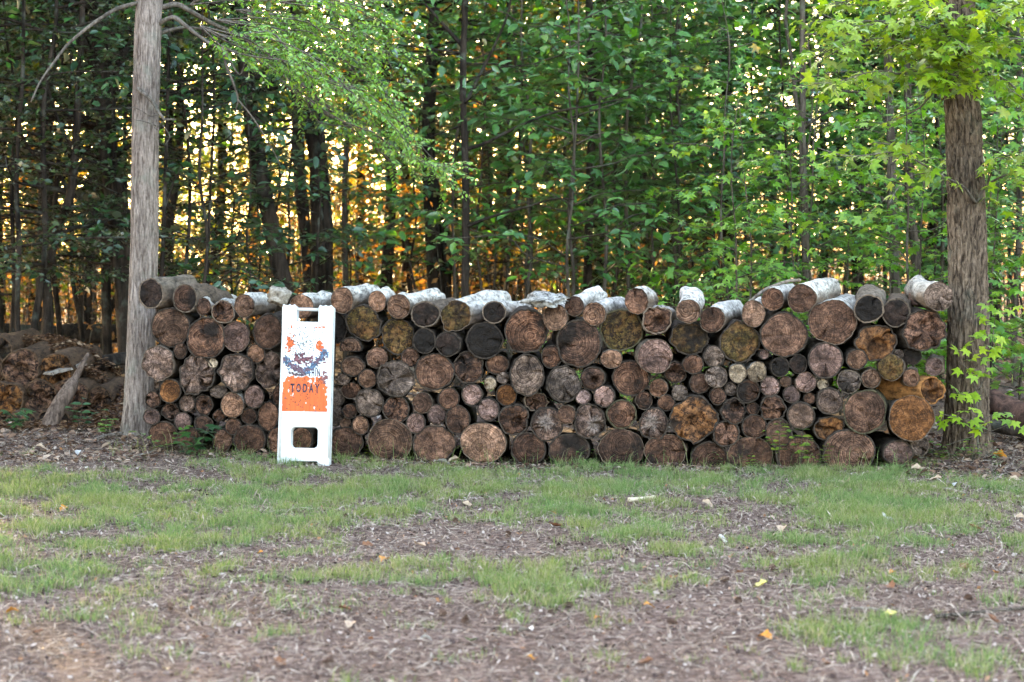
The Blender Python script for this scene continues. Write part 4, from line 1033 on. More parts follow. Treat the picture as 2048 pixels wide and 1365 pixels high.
# crop x y rx ry style bark [far-end shift in photo px: dx dy] | depth | anchor words
LOGS = '''
1 240 160 82 100 d g 75 -4 -.06 | charred log with a brown heart at the grey-tree end of the top row ; the charred end log
1 465 190 80 95 b r 80 14 -.02 | sooty tan log with ragged pale bark, second in the top row from the grey tree ; the sooty top log
1 588 245 48 58 b w 50 -6 .02
1 718 283 78 76 r w 14 -4 -.05 | stained short log with a scalloped pale bark rim in the top row ; the scalloped-rim log
1 860 240 66 74 n w 42 0 0 | tan log with whitened bark in the top row, last before the pale bark chunk ; the tan log by the bark chunk
1 1240 245 80 80 n w 60 -10 .03 | tan ringed log with bleached bark behind the handle of the sign ; the log behind the sign handle
1 1512 205 73 88 n w 60 -8 -.04 | clean ringed tan log with white bark on the top row beside the sign ; the ringed log beside the sign
1 368 385 130 130 n b 0 0 0 | big smooth tan log near the grey tree under the charred end log ; the big tan log by the grey tree
1 605 455 132 136 b b 0 0 -.04 | big brown log with a black burnt upper edge near the grey tree ; the burnt-edged brown log
1 805 445 90 100 p g 8 0 -.02 | pinkish grey ringed log directly under the scalloped-rim log ; the pinkish grey log
1 1020 415 100 115 b b 0 0 .02
1 435 540 46 55 n b 0 0 -.02
1 285 625 106 110 k g 0 0 -.08 | badly split grey log with a rotted orange pocket beside the grey tree ; the split log at the grey tree
1 540 700 112 128 k b 0 0 -.03 | split grey log with a dark cross-shaped hollow ; the cross-split log
1 652 622 34 32 w g 8 0 -.02 | tiny pale cream branch end between two split logs ; the tiny cream branch
1 808 685 115 130 k b 0 0 -.03 | split log with a fresh orange wedge near the sign ; the orange-wedged log
1 938 560 60 66 n b 0 0 .02
1 1030 670 98 118 k g 0 0 .03
1 365 808 72 80 o b 0 0 -.03 | bright orange round log end near the base of the grey tree ; the bright orange log
1 252 870 52 56 r b 0 0 .02 | hollow dark rotten log beside the foot of the grey tree ; the hollow dark log
1 245 980 58 55 p b 0 0 0
1 370 945 62 58 r b 0 0 .02
1 478 893 52 60 k b 0 0 0
1 590 900 60 68 r b 0 0 .02
1 690 812 58 40 g g 6 0 .02
1 780 900 75 85 n w 16 -6 -.03 | round tan log with pale bark low in the pile near the sign ; the round tan log
1 925 845 68 78 p b 10 0 0
1 1085 838 35 65 b b 0 0 .03
1 450 1010 57 62 p b 4 0 0
1 590 1025 62 56 b b 6 -6 0
1 690 970 42 42 r b 0 0 .04
1 893 975 52 55 b b 0 0 0
1 1020 975 72 100 b b 0 0 .03
1 787 1045 56 58 b b 0 0 0
1 320 1095 98 88 b b 0 0 .03 | brown bottom-row log half hidden by a seedling beside the grey tree ; the bottom log by the grey tree
1 490 1125 80 80 b b 0 0 .02
1 715 1135 65 78 b b 0 0 .02
1 895 1135 110 102 b b 0 0 0 | wide brown log in the bottom row, next to the sign towards the grey tree ; the wide bottom log by the sign
1 1085 1145 72 100 b b 0 0 .02
1 1240 1130 75 82 n b 0 0 .02 | tan log in the bottom row, seen through the hole of the sign ; the log seen through the sign
2 410 155 62 75 n w 30 -6 .02
2 565 190 83 88 n w 76 -14 -.02 | tan log with a dark knot hole and long white trunk on the top row ; the long white-barked log
2 755 245 102 92 d r 55 -6 -.03 | wide blackened ringed log on the top row ; the wide blackened log
2 975 260 110 112 m w 85 -26 -.01 | notched mossy log with a whitened trunk on the top row ; the notched mossy log
2 1250 235 82 82 d w 62 -6 0 | nearly black small log with flaking white bark on the top row ; the black log with white bark
2 310 310 125 125 m b 0 0 .01 | yellow-mossed rotten log just under the ringed log beside the sign ; the yellow-mossed log
2 560 400 114 128 m b 0 0 .04
2 110 345 85 115 d b 0 0 .06 | dark log half hidden behind the upper part of the sign ; the dark log behind the sign
2 220 488 80 74 n b 0 0 -.02 | upper half of a brown oval log split across the middle, beside the sign ; the split oval
2 237 622 85 74 n b 0 0 .0
2 408 560 76 74 b g 6 -4 -.01
2 750 440 80 92 d b 0 0 -.03 | coal-black log with a small tan patch on its face ; the coal-black log
2 920 462 92 88 d b 0 0 -.03 | blackened log marked with a cream fungus streak ; the cream-streaked log
2 1180 435 134 131 d b 0 0 0 | big dark grey log with a small pinkish heart ; the big dark grey log
2 1480 370 158 158 b b 0 0 -.01 | very large dark brown log with a pink cracked heart below the bark slab ; the huge pink-hearted log
2 648 558 65 70 b b 0 0 .03
2 340 712 68 70 n b 0 0 -.01
2 160 718 50 40 g g 0 0 0
2 222 795 70 57 b g 6 -4 .02
2 545 710 134 130 g b 6 0 -.03 | big pale grey log with a smooth sawn face ; the big pale grey log
2 820 660 143 134 b b 0 0 -.01 | big brown log with two pale knots on its face ; the two-knot log
2 1065 630 110 117 r b 0 0 .02
2 1275 610 84 70 b b 0 0 .05
2 1220 748 45 45 w g 0 0 .0 | tiny knobbly pale branch end in the middle of the pile ; the knobbly pale branch
2 1310 705 43 40 g g 8 0 .03
2 1490 685 124 144 g b 0 0 -.02 | tall oval grey-brown log with fine growth rings ; the tall grey oval log
2 1340 828 75 80 o b 0 0 .03 | smooth orange brown log under the tall grey oval log ; the smooth orange brown log
2 1090 825 75 78 p b 6 0 -.02
2 925 855 75 80 b b 10 -4 -.01
2 735 885 70 75 b g 14 -2 0
2 355 885 98 103 g b 8 -6 -.02
2 545 935 95 92 r b 8 -4 0
2 215 945 52 53 b b 4 0 0
2 182 1030 42 40 n b 0 0 .02
2 290 1045 62 70 n b 6 -2 0
2 688 1030 70 75 p b 6 0 .0 | pink cracked log tucked above the bottom row past the sign ; the pink cracked log
2 840 970 68 75 p b 0 0 .01
2 990 1005 90 105 b b 12 -2 -.01
2 1210 935 78 85 p b 10 0 -.01 | pale pink oblong log with a smooth grain ; the pale pink oblong log
2 1390 1010 110 112 r b 0 0 0
2 1555 880 90 68 r g 0 0 .07
2 190 1170 120 115 b b 4 0 .01 | broad brown log in the bottom row, next to the sign towards the brown tree ; the broad bottom log by the sign
2 500 1155 163 148 n g 14 -6 -.02 | largest tan log in the bottom row with pale weathered bark above ; the largest tan bottom log
2 820 1180 150 132 b b 6 -2 .01
2 1170 1170 163 145 n g 14 -6 -.01 | large tan log in the bottom row with a bright bark edge, third past the sign ; the bright-edged bottom log
2 112 835 66 75 g b 0 0 .04
2 105 975 72 78 g b 0 0 .04
3 185 1015 112 118 s b 0 0 0 | dark log with a pale star-shaped crack on the side of the smooth pink logs ; the first star-marked log
3 245 265 85 90 n w 28 -8 -.02 | plain tan log with bleached bark just under the bark slab ; the log under the bark slab
3 380 185 65 68 b w 48 -20 -.01 | small holed brown log with a knotted white trunk on the top row ; the knotted white log
3 520 240 78 80 n w 60 -12 -.01
3 818 150 82 88 b w 25 -2 -.05 | perched brown log with a smooth white trunk standing proud of the top row ; the perched white log
3 965 280 105 98 r w 14 -4 -.04 | round log with a thick corky bark rim near the perched log ; the corky-rimmed log
3 1175 222 88 82 n w 12 -28 -.04 | tan log with a bright white trunk tilted steeply up behind it ; the steep white log
3 1345 280 88 88 b w 44 -16 -.02
3 410 450 154 163 b b 0 0 .0 | very large ringed brown log stained black on one side ; the huge black-stained log
3 710 355 148 140 m m 6 -8 .05 | large dark green mossy log sunk back behind its neighbours ; the dark mossy log
3 1190 415 134 108 m b 0 0 .03 | flattened mossy rotten log under the steep white log ; the flattened mossy log
3 945 535 119 120 p g 4 -10 -.06 | ringed pinkish log with loose bark on top, standing proud ; the proud pinkish log
3 222 540 72 80 b b 0 0 .01
3 640 555 75 65 n g 0 0 0
3 1360 535 72 75 g b 0 0 0
3 1212 592 75 68 b b 0 0 .01
3 780 690 130 124 b b 0 0 .03
3 305 730 121 131 g b 0 0 -.02 | tan grey log with rays of fine cracks all round ; the ray-cracked log
3 505 690 88 82 r b 4 -6 .01
3 1090 650 80 75 r b 0 0 .06
3 1375 680 78 74 g g 6 -6 -.02
3 968 758 65 62 b g 6 -4 .0
3 1260 725 75 72 b b 0 0 .02
3 1120 790 56 57 g g 10 -4 .01
3 590 815 72 78 p b 10 -4 -.03
3 443 822 55 56 p b 6 -2 -.01
3 868 845 57 65 b g 4 -6 .0
3 1022 862 62 58 b b 0 0 .01
3 1385 815 58 62 b b 0 0 .0
3 1478 765 42 46 g b 0 0 .02
3 325 945 65 66 b g 14 -10 -.01
3 490 990 116 128 s b 0 0 -.01 | larger dark log with a small pale star at its heart ; the small-star log
3 710 940 104 104 b m 0 -8 -.01
3 935 1005 107 111 s b 0 0 -.01 | dark log with a broad white star of rays ; the white-star log
3 1215 975 163 163 x b 0 0 -.02 | very large log with a rotten orange hollow low in its face ; the orange-hollow log
3 1440 1080 94 92 r b 0 0 -.01
3 60 1185 120 115 b b 4 0 .0
3 345 1195 140 118 b b 6 -2 .0
3 710 1185 163 138 b g 12 -4 -.01 | large dark brown log in the bottom row under the white-star log ; the dark bottom log
3 1020 1200 148 122 b g 6 -2 .0
3 1320 1250 128 116 b b 0 0 .02 | brown bottom-row log with an orange stained side, under the orange-hollow log ; the orange-stained bottom log
4 222 290 78 88 n w 24 -12 -.03 | tan log with white bark under the bent bare stick ; the log under the bent stick
4 352 195 74 75 b w 26 -8 -.02 | brown log with a cross-shaped crack on the top row beside the bent stick ; the cross-cracked top log
4 545 190 97 95 b w 44 -14 -.03 | large reddish ringed log with a knobbly white trunk on the top row ; the reddish ringed top log
4 745 345 160 150 b w 22 -12 -.02 | huge brown log blackened along one side near the brown tree ; the huge half-black log
4 990 260 98 95 d g 6 -22 -.05 | hollow-looking black log with shaggy grey bark on the top row ; the shaggy black log
4 1172 290 95 95 d r 8 -14 -.01
4 1455 180 93 97 g w -46 -14 -.08 | pale ringed log with white bark perched against the brown tree ; the perched log at the brown tree
4 425 435 157 145 b b 0 0 -.01 | huge ringed reddish log with one black edge ; the huge reddish log
4 1050 480 130 117 x b 0 0 .01 | rotten orange brown log under the shaggy black log ; the rotten orange log
4 1365 400 143 140 r b 0 0 -.01 | huge dark crumbling log beside the brown tree under the perched log ; the huge crumbling log
4 1280 575 62 58 d b 0 0 .05
4 130 480 130 138 m b 0 0 .01 | large log coated in yellow-brown moss ; the yellow-brown mossy log
4 295 563 33 34 p b 0 0 0
4 705 605 115 119 p b 0 0 -.02 | smooth purplish brown sawn log in the middle of the brown-tree half ; the smooth purplish log
4 912 598 69 69 n b 0 0 .0
4 400 650 62 65 d b 0 0 -.01
4 522 630 56 63 d b 0 0 .0
4 118 690 58 62 w w 0 -8 -.01 | small pale cream log, the yellower of two side by side ; the yellowish cream log
4 248 682 64 68 w w 0 -8 -.02 | small whitish log, the whiter of two side by side ; the whitish log
4 335 778 66 67 p b 0 0 0
4 435 745 38 36 n g 4 0 .0
4 572 748 68 68 p g 0 -4 -.01
4 682 762 36 40 w g 6 0 .01
4 860 748 78 80 g r -4 -6 -.02
4 1005 725 65 66 n r -4 -4 .0
4 1140 650 86 86 m g -4 -6 -.04 | mossy log with a thick grey bark rim near the brown tree ; the grey-rimmed mossy log
4 1195 560 28 28 g g 0 0 .0
4 1272 718 56 58 n g -4 -6 .0
4 1425 645 58 60 p g -4 -6 .0 | small pinkish sawn log against the brown tree ; the small pinkish log at the brown tree
4 1415 800 84 88 x x -95 -2 .0 | crumbling orange log lying crosswise beside the brown tree ; the crosswise orange log
4 190 810 76 80 b b 0 0 .0
4 72 795 42 43 g b 0 0 .01
4 480 830 57 58 p b 0 0 .0
4 597 857 40 38 b b 0 0 .02
4 733 875 88 88 h b 0 0 -.02 | grey log riddled with large worm holes and a notched top ; the worm-eaten log
4 965 945 147 147 b m 0 -6 -.02 | big dark brown log with a mossy bark cap low by the brown tree ; the moss-capped log
4 1275 990 152 150 o g 0 -2 -.05 | big orange tan ringed log with worm holes low by the brown tree ; the big orange ringed log
4 350 925 88 82 r b 0 0 -.01
4 218 925 45 42 b b 0 0 .02
4 93 940 81 84 r b 0 0 -.01
4 540 970 90 90 h b 0 0 -.02 | tan log peppered with small worm holes ; the peppered tan log
4 730 1055 108 80 x b 0 0 .02 | ragged orange rotten log wedged just above the bottom row ; the wedged orange log
4 228 1045 82 80 b b 0 0 .0
4 390 1085 90 94 b b 0 0 -.01
4 205 1235 150 120 b g 6 -4 .0
4 530 1240 143 128 b b 0 0 .0
4 860 1215 178 148 b b 0 0 -.01 | widest brown log of the bottom row, near the brown tree ; the widest bottom log
4 1185 1220 100 84 p b 0 0 .0
4 1330 1175 64 62 g r 0 0 .03 | small grey log at the very end of the bottom row beside the brown tree ; the last bottom log
'''
def ypile(x): return -.06 * x

def log_meshes(rx, rz, L, cracks, ragged, cavity, seed, dirv, half=0, thick=1.0):
    """front face, bark, back face; local -Y is the front; dirv = far end offset"""
    g = np.random.default_rng(seed)
    seg = 64 if rx > .07 else 44
    th = np.linspace(0, 2 * math.pi, seg, endpoint=False)
    c, s_ = np.cos(th), np.sin(th)
    sd_ = seed * 1.37
    prof = 1 + ragged * .8 * noise3(c * 1.3 + sd_, s_ * 1.3, 2.0) + ragged * .6 * noise3(c * 3.5 + sd_, s_ * 3.5, 7.0) + .35 * ragged * noise3(c * 9, s_ * 9, sd_)
    if half == 1: prof = np.where(s_ < -.35, np.minimum(prof, .35 / np.maximum(-s_, .36)) , prof)
    if half == 2: prof = np.where(s_ > .45, np.minimum(prof, .45 / np.maximum(s_, .46)), prof)
    bt = min(.009, rx * .09) * thick                # bark thickness
    fr_ = np.array([.0001, .1, .2, .32, .44, .56, .68, .78, .87, .94, .985, 1.0])
    fx, fz = rx - bt, rz - bt
    Fm, T = np.meshgrid(fr_, th, indexing='ij')
    P_ = prof[None]
    X_, Z_ = Fm * P_ * fx * np.cos(T), Fm * P_ * fz * np.sin(T)
    dep = .006 * fbm(X_ * 25 + sd_, Z_ * 25, 1.0, 3) * (1 + ragged * 9) + .004 * noise3(X_ * 60, Z_ * 60, sd_)
    dep = dep + .012 * sstep(.9, 1.0, Fm) * (0.4 + ragged * 4)
    for k in range(cracks):
        a0 = g.random() * 6.283
        wdt = (.05 + .22 * g.random() ** 2) * (1.6 if ragged > .09 else .8)
        dl = np.abs((T - a0 + .25 * noise3(Fm * 3, k, sd_) + math.pi) % (2 * math.pi) - math.pi)
        r0_ = .05 + .3 * g.random()
        dep = dep + (.012 + .045 * ragged / .1) * np.clip(1 - dl / (wdt * (.3 + Fm)), 0, 1) * sstep(r0_, r0_ + .2, Fm)
    if cavity:
        qx, qz = cavity[0] * fx, cavity[1] * fz
        q = np.hypot((X_ - qx) / (cavity[2] * fx), (Z_ - qz) / (cavity[2] * fz)) + .35 * noise3(X_ * 22, Z_ * 22, sd_)
        dep = dep + .06 * sstep(1.05, .55, q) + .02 * fbm(X_ * 40, Z_ * 40, sd_, 2) * sstep(1.1, .5, q)
    V = np.stack([X_, dep, Z_], -1).reshape(-1, 3)
    nR = len(fr_)
    i = np.arange(nR - 1)[:, None] * seg; j = np.arange(seg)[None]; k = (j + 1) % seg
    Q = np.stack([i + j, i + seg + j, i + seg + k, i + k], -1).reshape(-1, 4)
    face = mesh_np('log_end', V, Q, M_END)
    # bark
    ls = np.array([0, .004, .02, .06, .14, .26, .4, .55, .7, .85, 1.0]) * L
    Lm, T = np.meshgrid(ls, th, indexing='ij')
    c2, s2 = np.cos(T), np.sin(T)
    bn = noise3(c2 * 5.5 + sd_, s2 * 5.5, Lm * 5) * .6 + noise3(c2 * 13 + sd_, s2 * 13, Lm * 12) * .4
    rel = bt * (.35 * bn + .1) + .022 * noise3(c2 * 1.5, s2 * 1.5, Lm * 5 + sd_) * sstep(0, .2, Lm) + .02 * np.clip(noise3(c2 * 2.5 + 5, s2 * 2.5, Lm * 9 + sd_) - .45, 0, 1) * sstep(0, .15, Lm)
    fade = prof[None] * (1 - sstep(0, .25, Lm)) + (1 + (prof[None] - 1) * .5) * sstep(0, .25, Lm)
    X_, Z_ = (rx * fade + rel) * c2, (rz * fade + rel) * s2
    u = Lm / L
    crook = .03 * np.sin(u * math.pi) * math.sin(seed * 2.1)
    V = np.stack([X_ + dirv[0] * u + crook, Lm + .004 * bn * (Lm < .01), Z_ + dirv[1] * u + crook * .4], -1)
    # front lip of the bark turning in to the cut face
    lip = np.stack([prof * (fx * .99) * c, np.full(seg, .006) + .003 * noise3(c * 12, s_ * 12, sd_), prof * (fz * .99) * s_], -1)
    V = np.vstack([lip, V.reshape(-1, 3)])
    nR = len(ls) + 1
    i = np.arange(nR - 1)[:, None] * seg
    Q = np.stack([i + j, i + seg + j, i + seg + k, i + k], -1).reshape(-1, 4)
    bark = mesh_np('log_bark', V, Q[:, ::-1], M_LBARK)
    bk = np.vstack([V[-seg:], V[-seg:].mean(0)])
    T = np.stack([np.full(seg, seg), np.arange(seg), (np.arange(seg) + 1) % seg], 1)
    back = mesh_np('log_back', bk, T[:, ::-1], M_END)
    return face, bark, back

recs = []
for k, line in enumerate(l for l in LOGS.strip().splitlines()):
    head, _, words = line.partition('|')
    f = head.split()
    cr_, x, y, rx, ry = int(f[0]), *map(float, f[1:5])
    ox, oy, sc_ = CROP[cr_]
    recs.append(dict(px=ox + x / sc_, py=oy + y / sc_, rx=rx / sc_, ry=ry / sc_, sty=f[5], bark=f[6], dx=float(f[7]), dy=float(f[8]), dep=float(f[9]),
                     words=[q.strip() for q in words.split(';')] if words.strip() else None, k=k))
# labels: the distinctive logs by their own look, the others by size, colour and the distinctive log they touch
anchors = [r for r in recs if r['words']]
used = set(r['words'][0] for r in anchors)
SIZES = ((20, 'small'), (29, 'medium'), (99, 'large'))
for r in recs:
    if r['words']:
        r['label'] = r['words'][0]; continue
    size = next(n_ for lim, n_ in SIZES if (r['rx'] + r['ry']) / 2 < lim)
    cand = sorted(anchors, key=lambda a: math.hypot(a['px'] - r['px'], a['py'] - r['py']))
    for a in cand:
        dx, dy = r['px'] - a['px'], r['py'] - a['py']
        if abs(dy) > abs(dx) * 1.1: rel = 'just above' if dy < 0 else 'just below'
        else: rel = 'on the brown-tree side of' if dx > 0 else 'on the grey-tree side of'
        lab = f"{size} {STY[r['sty']][10]} log {rel} {a['words'][1]}"
        if lab not in used: break
    used.add(lab); r['label'] = lab

FIX = {}
for r in recs:
    k = r['k']
    px_, py_ = r['px'], r['py']
    Y = ypile((px_ - CX) / 282) + r['dep']
    P = at(px_, py_, Y)
    s_ = (Y + D) / F
    rx, rz = r['rx'] * s_ * 1.015, r['ry'] * s_ * 1.015
    col, rings, rot, char, moss, star, hol, org, crk, rag, _w = STY[r['sty']]
    rk = random.Random(k * 7 + 1)
    L = rk.uniform(.8, .98) if px_ > 345 else rk.uniform(.68, .78)
    # far end: photo shift minus what perspective does by itself
    q = at(px_ + r['dx'], py_ + r['dy'], Y + L)
    if r['dx'] == 0 and r['dy'] == 0:
        dirv = (rk.uniform(-.03, .03), rk.uniform(-.015, .015))
    else:
        dirv = (q.x - P.x, q.z - P.z)
    cav = None
    if r['sty'] == 'x': cav = (rk.uniform(-.25, .25), -.4, .62)
    if r['sty'] == 'r' and rk.random() < .45: cav = (rk.uniform(-.3, .3), rk.uniform(-.3, .3), .5)
    half = 0
    if r['label'].startswith('upper half'): half = 1
    if r['sty'] == 'x' and r['bark'] == 'x':
        L = .42
        dirv = (-.36, .02)
    fm, bm2, km = log_meshes(rx, rz, L, crk if rk.random() < .85 else 0, rag * rk.uniform(1.0, 1.9), cav, k, dirv, half, .3 if r['bark'] in 'wg' and r['sty'] not in 'rd' else 1.0)
    o = empty('log', P, (0, 0, rk.uniform(-.03, .03)))
    tag(o, r['label'], 'log', 'cut logs stacked in the pile')
    b_ = ob('bark', bm2, o); f_ = ob('cut_end', fm, o); e_ = ob('cut_end', km, o)
    for q_ in (f_, e_):
        v_ = rk.uniform(.58, 1.3); hue = rk.uniform(-.05, .05)
        q_.color = (col[0] * v_ * (1 + hue), col[1] * v_, col[2] * v_ * (1 - hue), 1)
        q_['rings'], q_['rot'], q_['char'], q_['moss'] = rings * rk.uniform(.6, 1.2), rot * rk.uniform(.6, 1.3), char * rk.uniform(.6, 1.3), float(moss)
        q_['cracked'] = {'k': 1.0, 'p': .6, 'g': .8, 'n': .45, 's': .6}.get(r['sty'], .3)
        q_['star'], q_['holes'], q_['orange'], q_['radius'] = float(star), float(hol), float(org), (rx + rz) / 2
    bc = (.34, .15, .05) if r['bark'] == 'x' else BARK[r['bark']]
    v_ = rk.uniform(.85, 1.12)
    b_.color = (*(c_ * v_ for c_ in bc), 1)
    b_['fleck'] = .8 if r['bark'] == 'w' else .3
    b_['bleached'] = 1.0 if r['bark'] in 'wg' else 0.0
    b_['radius'] = rz

# ------------------------------------------------------------------ things lying on the pile
M_WOODGREY = mat_bark('grey_driftwood', (.12, .09, .07), (.36, .30, .245), 34, 7, .9, .01)
def bent_stick(name, label, pts, y0, y1, r0, r1, mat, cat, n_=30, seg=9, wob=.25, z_off=0):
    C = polyline([p + Vector((0, 0, z_off)) for p in pxline(pts, y0, y1)], n_)
    base = Vector(C[0])
    m = MB(); m.tube(C - np.array(base), np.linspace(r0, r1, n_), seg, wob=wob)
    o = ob(name, m.build(name, mat), None, base)
    return tag(o, label, cat)
bent_stick('stick', 'bent bare grey stick resting across white logs on the pile', [(1490, 612), (1512, 594), (1530, 580), (1552, 571), (1575, 563), (1600, 561)], -.02, .25, .011, .012, M_WOODGREY, 'stick')
def chunk(name, label, px_, py_, Y, sx, sy, sz, rot, mat, cat, seed, amp=.3):
    n1_, n2_ = 22, 14
    th = np.linspace(0, 2 * math.pi, n1_, endpoint=False); ph = np.linspace(-1.5, 1.5, n2_)
    Pm, Tm = np.meshgrid(ph, th, indexing='ij')
    c = np.cos(Pm)[..., None] * np.stack([np.cos(Tm), np.sin(Tm), 0 * Tm], -1) + np.stack([0 * Pm, 0 * Pm, np.sin(Pm)], -1)
    c = np.sign(c) * np.abs(c) ** .75
    d_ = 1 + amp * fbm(c[..., 0] * 1.8 + seed, c[..., 1] * 1.8, c[..., 2] * 1.8, 3) + amp * .5 * noise3(c[..., 0] * 6, c[..., 1] * 6, c[..., 2] * 6 + seed)
    V = (c * d_[..., None] * np.array([sx, sy, sz])).reshape(-1, 3)
    i = np.arange(n2_ - 1)[:, None] * n1_; j = np.arange(n1_)[None]; k = (j + 1) % n1_
    Q = np.stack([i + j, i + k, i + n1_ + k, i + n1_ + j], -1).reshape(-1, 4)
    T0 = np.stack([np.zeros(n1_ - 2, int), np.arange(2, n1_), np.arange(1, n1_ - 1)], 1)
    b_ = (n2_ - 1) * n1_
    T1 = np.stack([np.full(n1_ - 2, b_), b_ + np.arange(1, n1_ - 1), b_ + np.arange(2, n1_)], 1)
    return tag(ob(name, mesh_np(name, V, [Q, np.vstack([T0, T1])], mat), None, at(px_, py_, Y), rot), label, cat)
M_PALEBARK = mat_plain_noise('pale_corky_bark', (.16, .125, .095), (.50, .44, .37), 40, bump=.8, dist=.01)
M_SLAB = mat_plain_noise('black_and_white_bark', (.03, .024, .02), (.55, .52, .48), 34, bump=.8, dist=.01)
chunk('bark_chunk', 'ragged pale corky bark chunk on top of the pile beside the sign', 558, 592, .02, .066, .07, .058, (0, .3, .2), M_PALEBARK, 'bark', 3, .5)
chunk('bark_slab', 'black and white mottled bark slab lying on top of the pile', 1094, 600, -.06, .11, .15, .04, (.1, -.2, .6), M_SLAB, 'bark', 8, .55)
chunk('bark_chunk', 'reddish splintered bark scrap wedged behind the perched log at the brown tree', 1838, 600, .12, .05, .08, .04, (0, .3, .4), mat_plain_noise('red_bark', (.07, .035, .025), (.25, .14, .1), 30), 'bark', 5, .5)

# ------------------------------------------------------------------ sandwich board sign
def curve_mesh(splines, depth, bevel, mat, name):
    cu = bpy.data.curves.new(name, 'CURVE'); cu.dimensions = '2D'; cu.fill_mode = 'BOTH'
    cu.extrude, cu.bevel_depth, cu.bevel_resolution = depth / 2 - bevel, bevel, 2
    for pts in splines:
        sp = cu.splines.new('POLY'); sp.points.add(len(pts) - 1); sp.use_cyclic_u = True
        for q, (a, b) in zip(sp.points, pts): q.co = (a, b, 0, 1)
    o = bpy.data.objects.new('tmp', cu); COL.objects.link(o)
    dg = bpy.context.evaluated_depsgraph_get()
    me = bpy.data.meshes.new_from_object(o.evaluated_get(dg))
    bpy.data.objects.remove(o)
    me.transform(Matrix.Rotation(math.pi / 2, 4, 'X'))
    me.materials.clear(); me.materials.append(mat)
    me.name = name
    return me
def rrect(x0, y0, x1, y1, r, n_=6):
    P = []
    for cx_, cy_, a0 in ((x1 - r, y1 - r, 0), (x0 + r, y1 - r, 90), (x0 + r, y0 + r, 180), (x1 - r, y0 + r, 270)):
        for k in range(n_ + 1):
            a = R(a0 + 90 * k / n_); P.append((cx_ + r * math.cos(a), cy_ + r * math.sin(a)))
    return P
YS = -.30
KS = (YS + D) / F                    # metres per photograph pixel at the sign
def su(X, Yc):                       # sign crop pixel (607x1365 crop) to panel coordinates
    v = (1308 - Yc) / 3.794
    return ((X - 294) / 3.794 - 24 / 3.794 * (1308 - Yc) / 1223) * KS, v * KS
t = NT('white_plastic')
co = objco(t)
nn = t.noise(co, 6, 4, .6)
col = t.mix(1.0, (.64, .635, .615), t.ramp(nn, [(.3, .86), (.6, 1.0)]), 'MULTIPLY')
vo = t.n('ShaderNodeTexVoronoi'); t.l(co, vo.inputs['Vector']); vo.inputs['Scale'].default_value = 26
sp_ = t.ramp(t.math('ADD', vo.outputs['Distance'], t.math('MULTIPLY', t.noise(co, 9, 2, .5), .35)), [(.185, 1.0), (.22, 0.0)])
col = t.mix(sp_, col, (.10, .12, .13))
drt = t.ramp(t.noise(co, 14, 5, .7), [(.5, 0.0), (.72, .6)])
col = t.mix(drt, col, (.42, .40, .36))
t.principled(col, .55, .4, t.bump(t.noise(co, 40, 3, .6), .12, .003))
M_WHITE = t.m
outer = [su(x, y) for x, y in ((100, 1292), (106, 1303), (186, 1310), (190, 1272), (202, 1262), (398, 1260), (408, 1270), (412, 1306), (478, 1302), (488, 1290), (494, 1000), (500, 600), (507, 200), (509, 90), (500, 81),
                               (412, 82), (406, 90), (405, 200), (400, 207), (235, 207), (229, 200), (228, 90), (222, 82), (136, 82), (128, 92), (126, 300), (118, 600), (108, 1000))][::-1]
h0, h1 = su(192, 1172), su(410, 1002)
hole = rrect(h0[0], h0[1], h1[0], h1[1], .034)[::-1]
panel_me = curve_mesh([outer, hole], .045, .006, M_WHITE, 'sign_panel')
bx_ = at(607, 925, YS).x
sign = empty('sandwich_board', (bx_, YS, gz1(bx_, YS) - .012), (-R(7.5), R(1.15), 0))
tag(sign, 'white plastic sandwich board with a peeling orange TODAY notice leaning on the pile', 'sign')
ob('panel', panel_me, sign)
rp = ob('rear_panel', panel_me, sign, (0.004, .052, .0), (R(-1.0), 0, 0))
m = MB()
u0, v0 = su(226, 105); u1, v1 = su(407, 105)
m.tube([(u0 - .01, 0, v0), ((u0 + u1) / 2, 0, v0 + .001), (u1 + .01, 0, v1)], .0115, 12)
ob('handle', m.build('handle', M_WHITE), sign)
m = MB()
for (a, b) in ((135, 78), (180, 78), (215, 78), (415, 78), (455, 78), (495, 78)):
    u, v = su(a, b); m.tube([(u, -.015, v), (u, .06, v)], .009, 8)
hg = ob('hinge', m.build('hinge', M_WHITE), sign); hg['kind'] = 'stuff'
for xa, ya, xb, yb in ((131, 215, 114, 1240), (502, 215, 489, 1240)):
    (u0, v0), (u1, v1) = su(xa, ya), su(xb, yb)
    m = MB(); m.tube([(u0, -.0225, v0), (u0 * .5 + u1 * .5, -.0225, (v0 + v1) / 2), (u1, -.0225, v1)], .0075, 8)
    ob('rail', m.build('rail', M_WHITE), sign)
# the printed plate, flaking
def z6(X, Yp):
    return su((555 + X / 6.826 - 530) * 3.794, (640 + Yp / 6.826 - 590) * 3.794)
nx_, ny_ = 130, 260
gx_, gy_ = np.meshgrid(np.linspace(64, 690, nx_), np.linspace(52, 1256, ny_))
gx_ = gx_ - 22 * (gy_ - 52) / 1204 + 12
UV = [z6(a, b) for a, b in zip(gx_.ravel(), gy_.ravel())]
pxx, pyy = gx_.ravel(), gy_.ravel()
fb = lambda sc_, sd_, o_=3: fbm(pxx / sc_, pyy / sc_, sd_, o_)
C3 = np.tile(np.array([.70, .70, .70]), (len(pxx), 1)) * (1 + .05 * fb(90, 2.0))[:, None]
relief = np.zeros(len(pxx))
def paint(mask, colr, rel=0):
    global C3, relief
    m_ = np.clip(mask, 0, 1)[:, None]
    C3 = C3 * (1 - m_) + np.asarray(colr) * m_
    relief = relief * (1 - m_[:, 0]) + rel * m_[:, 0]
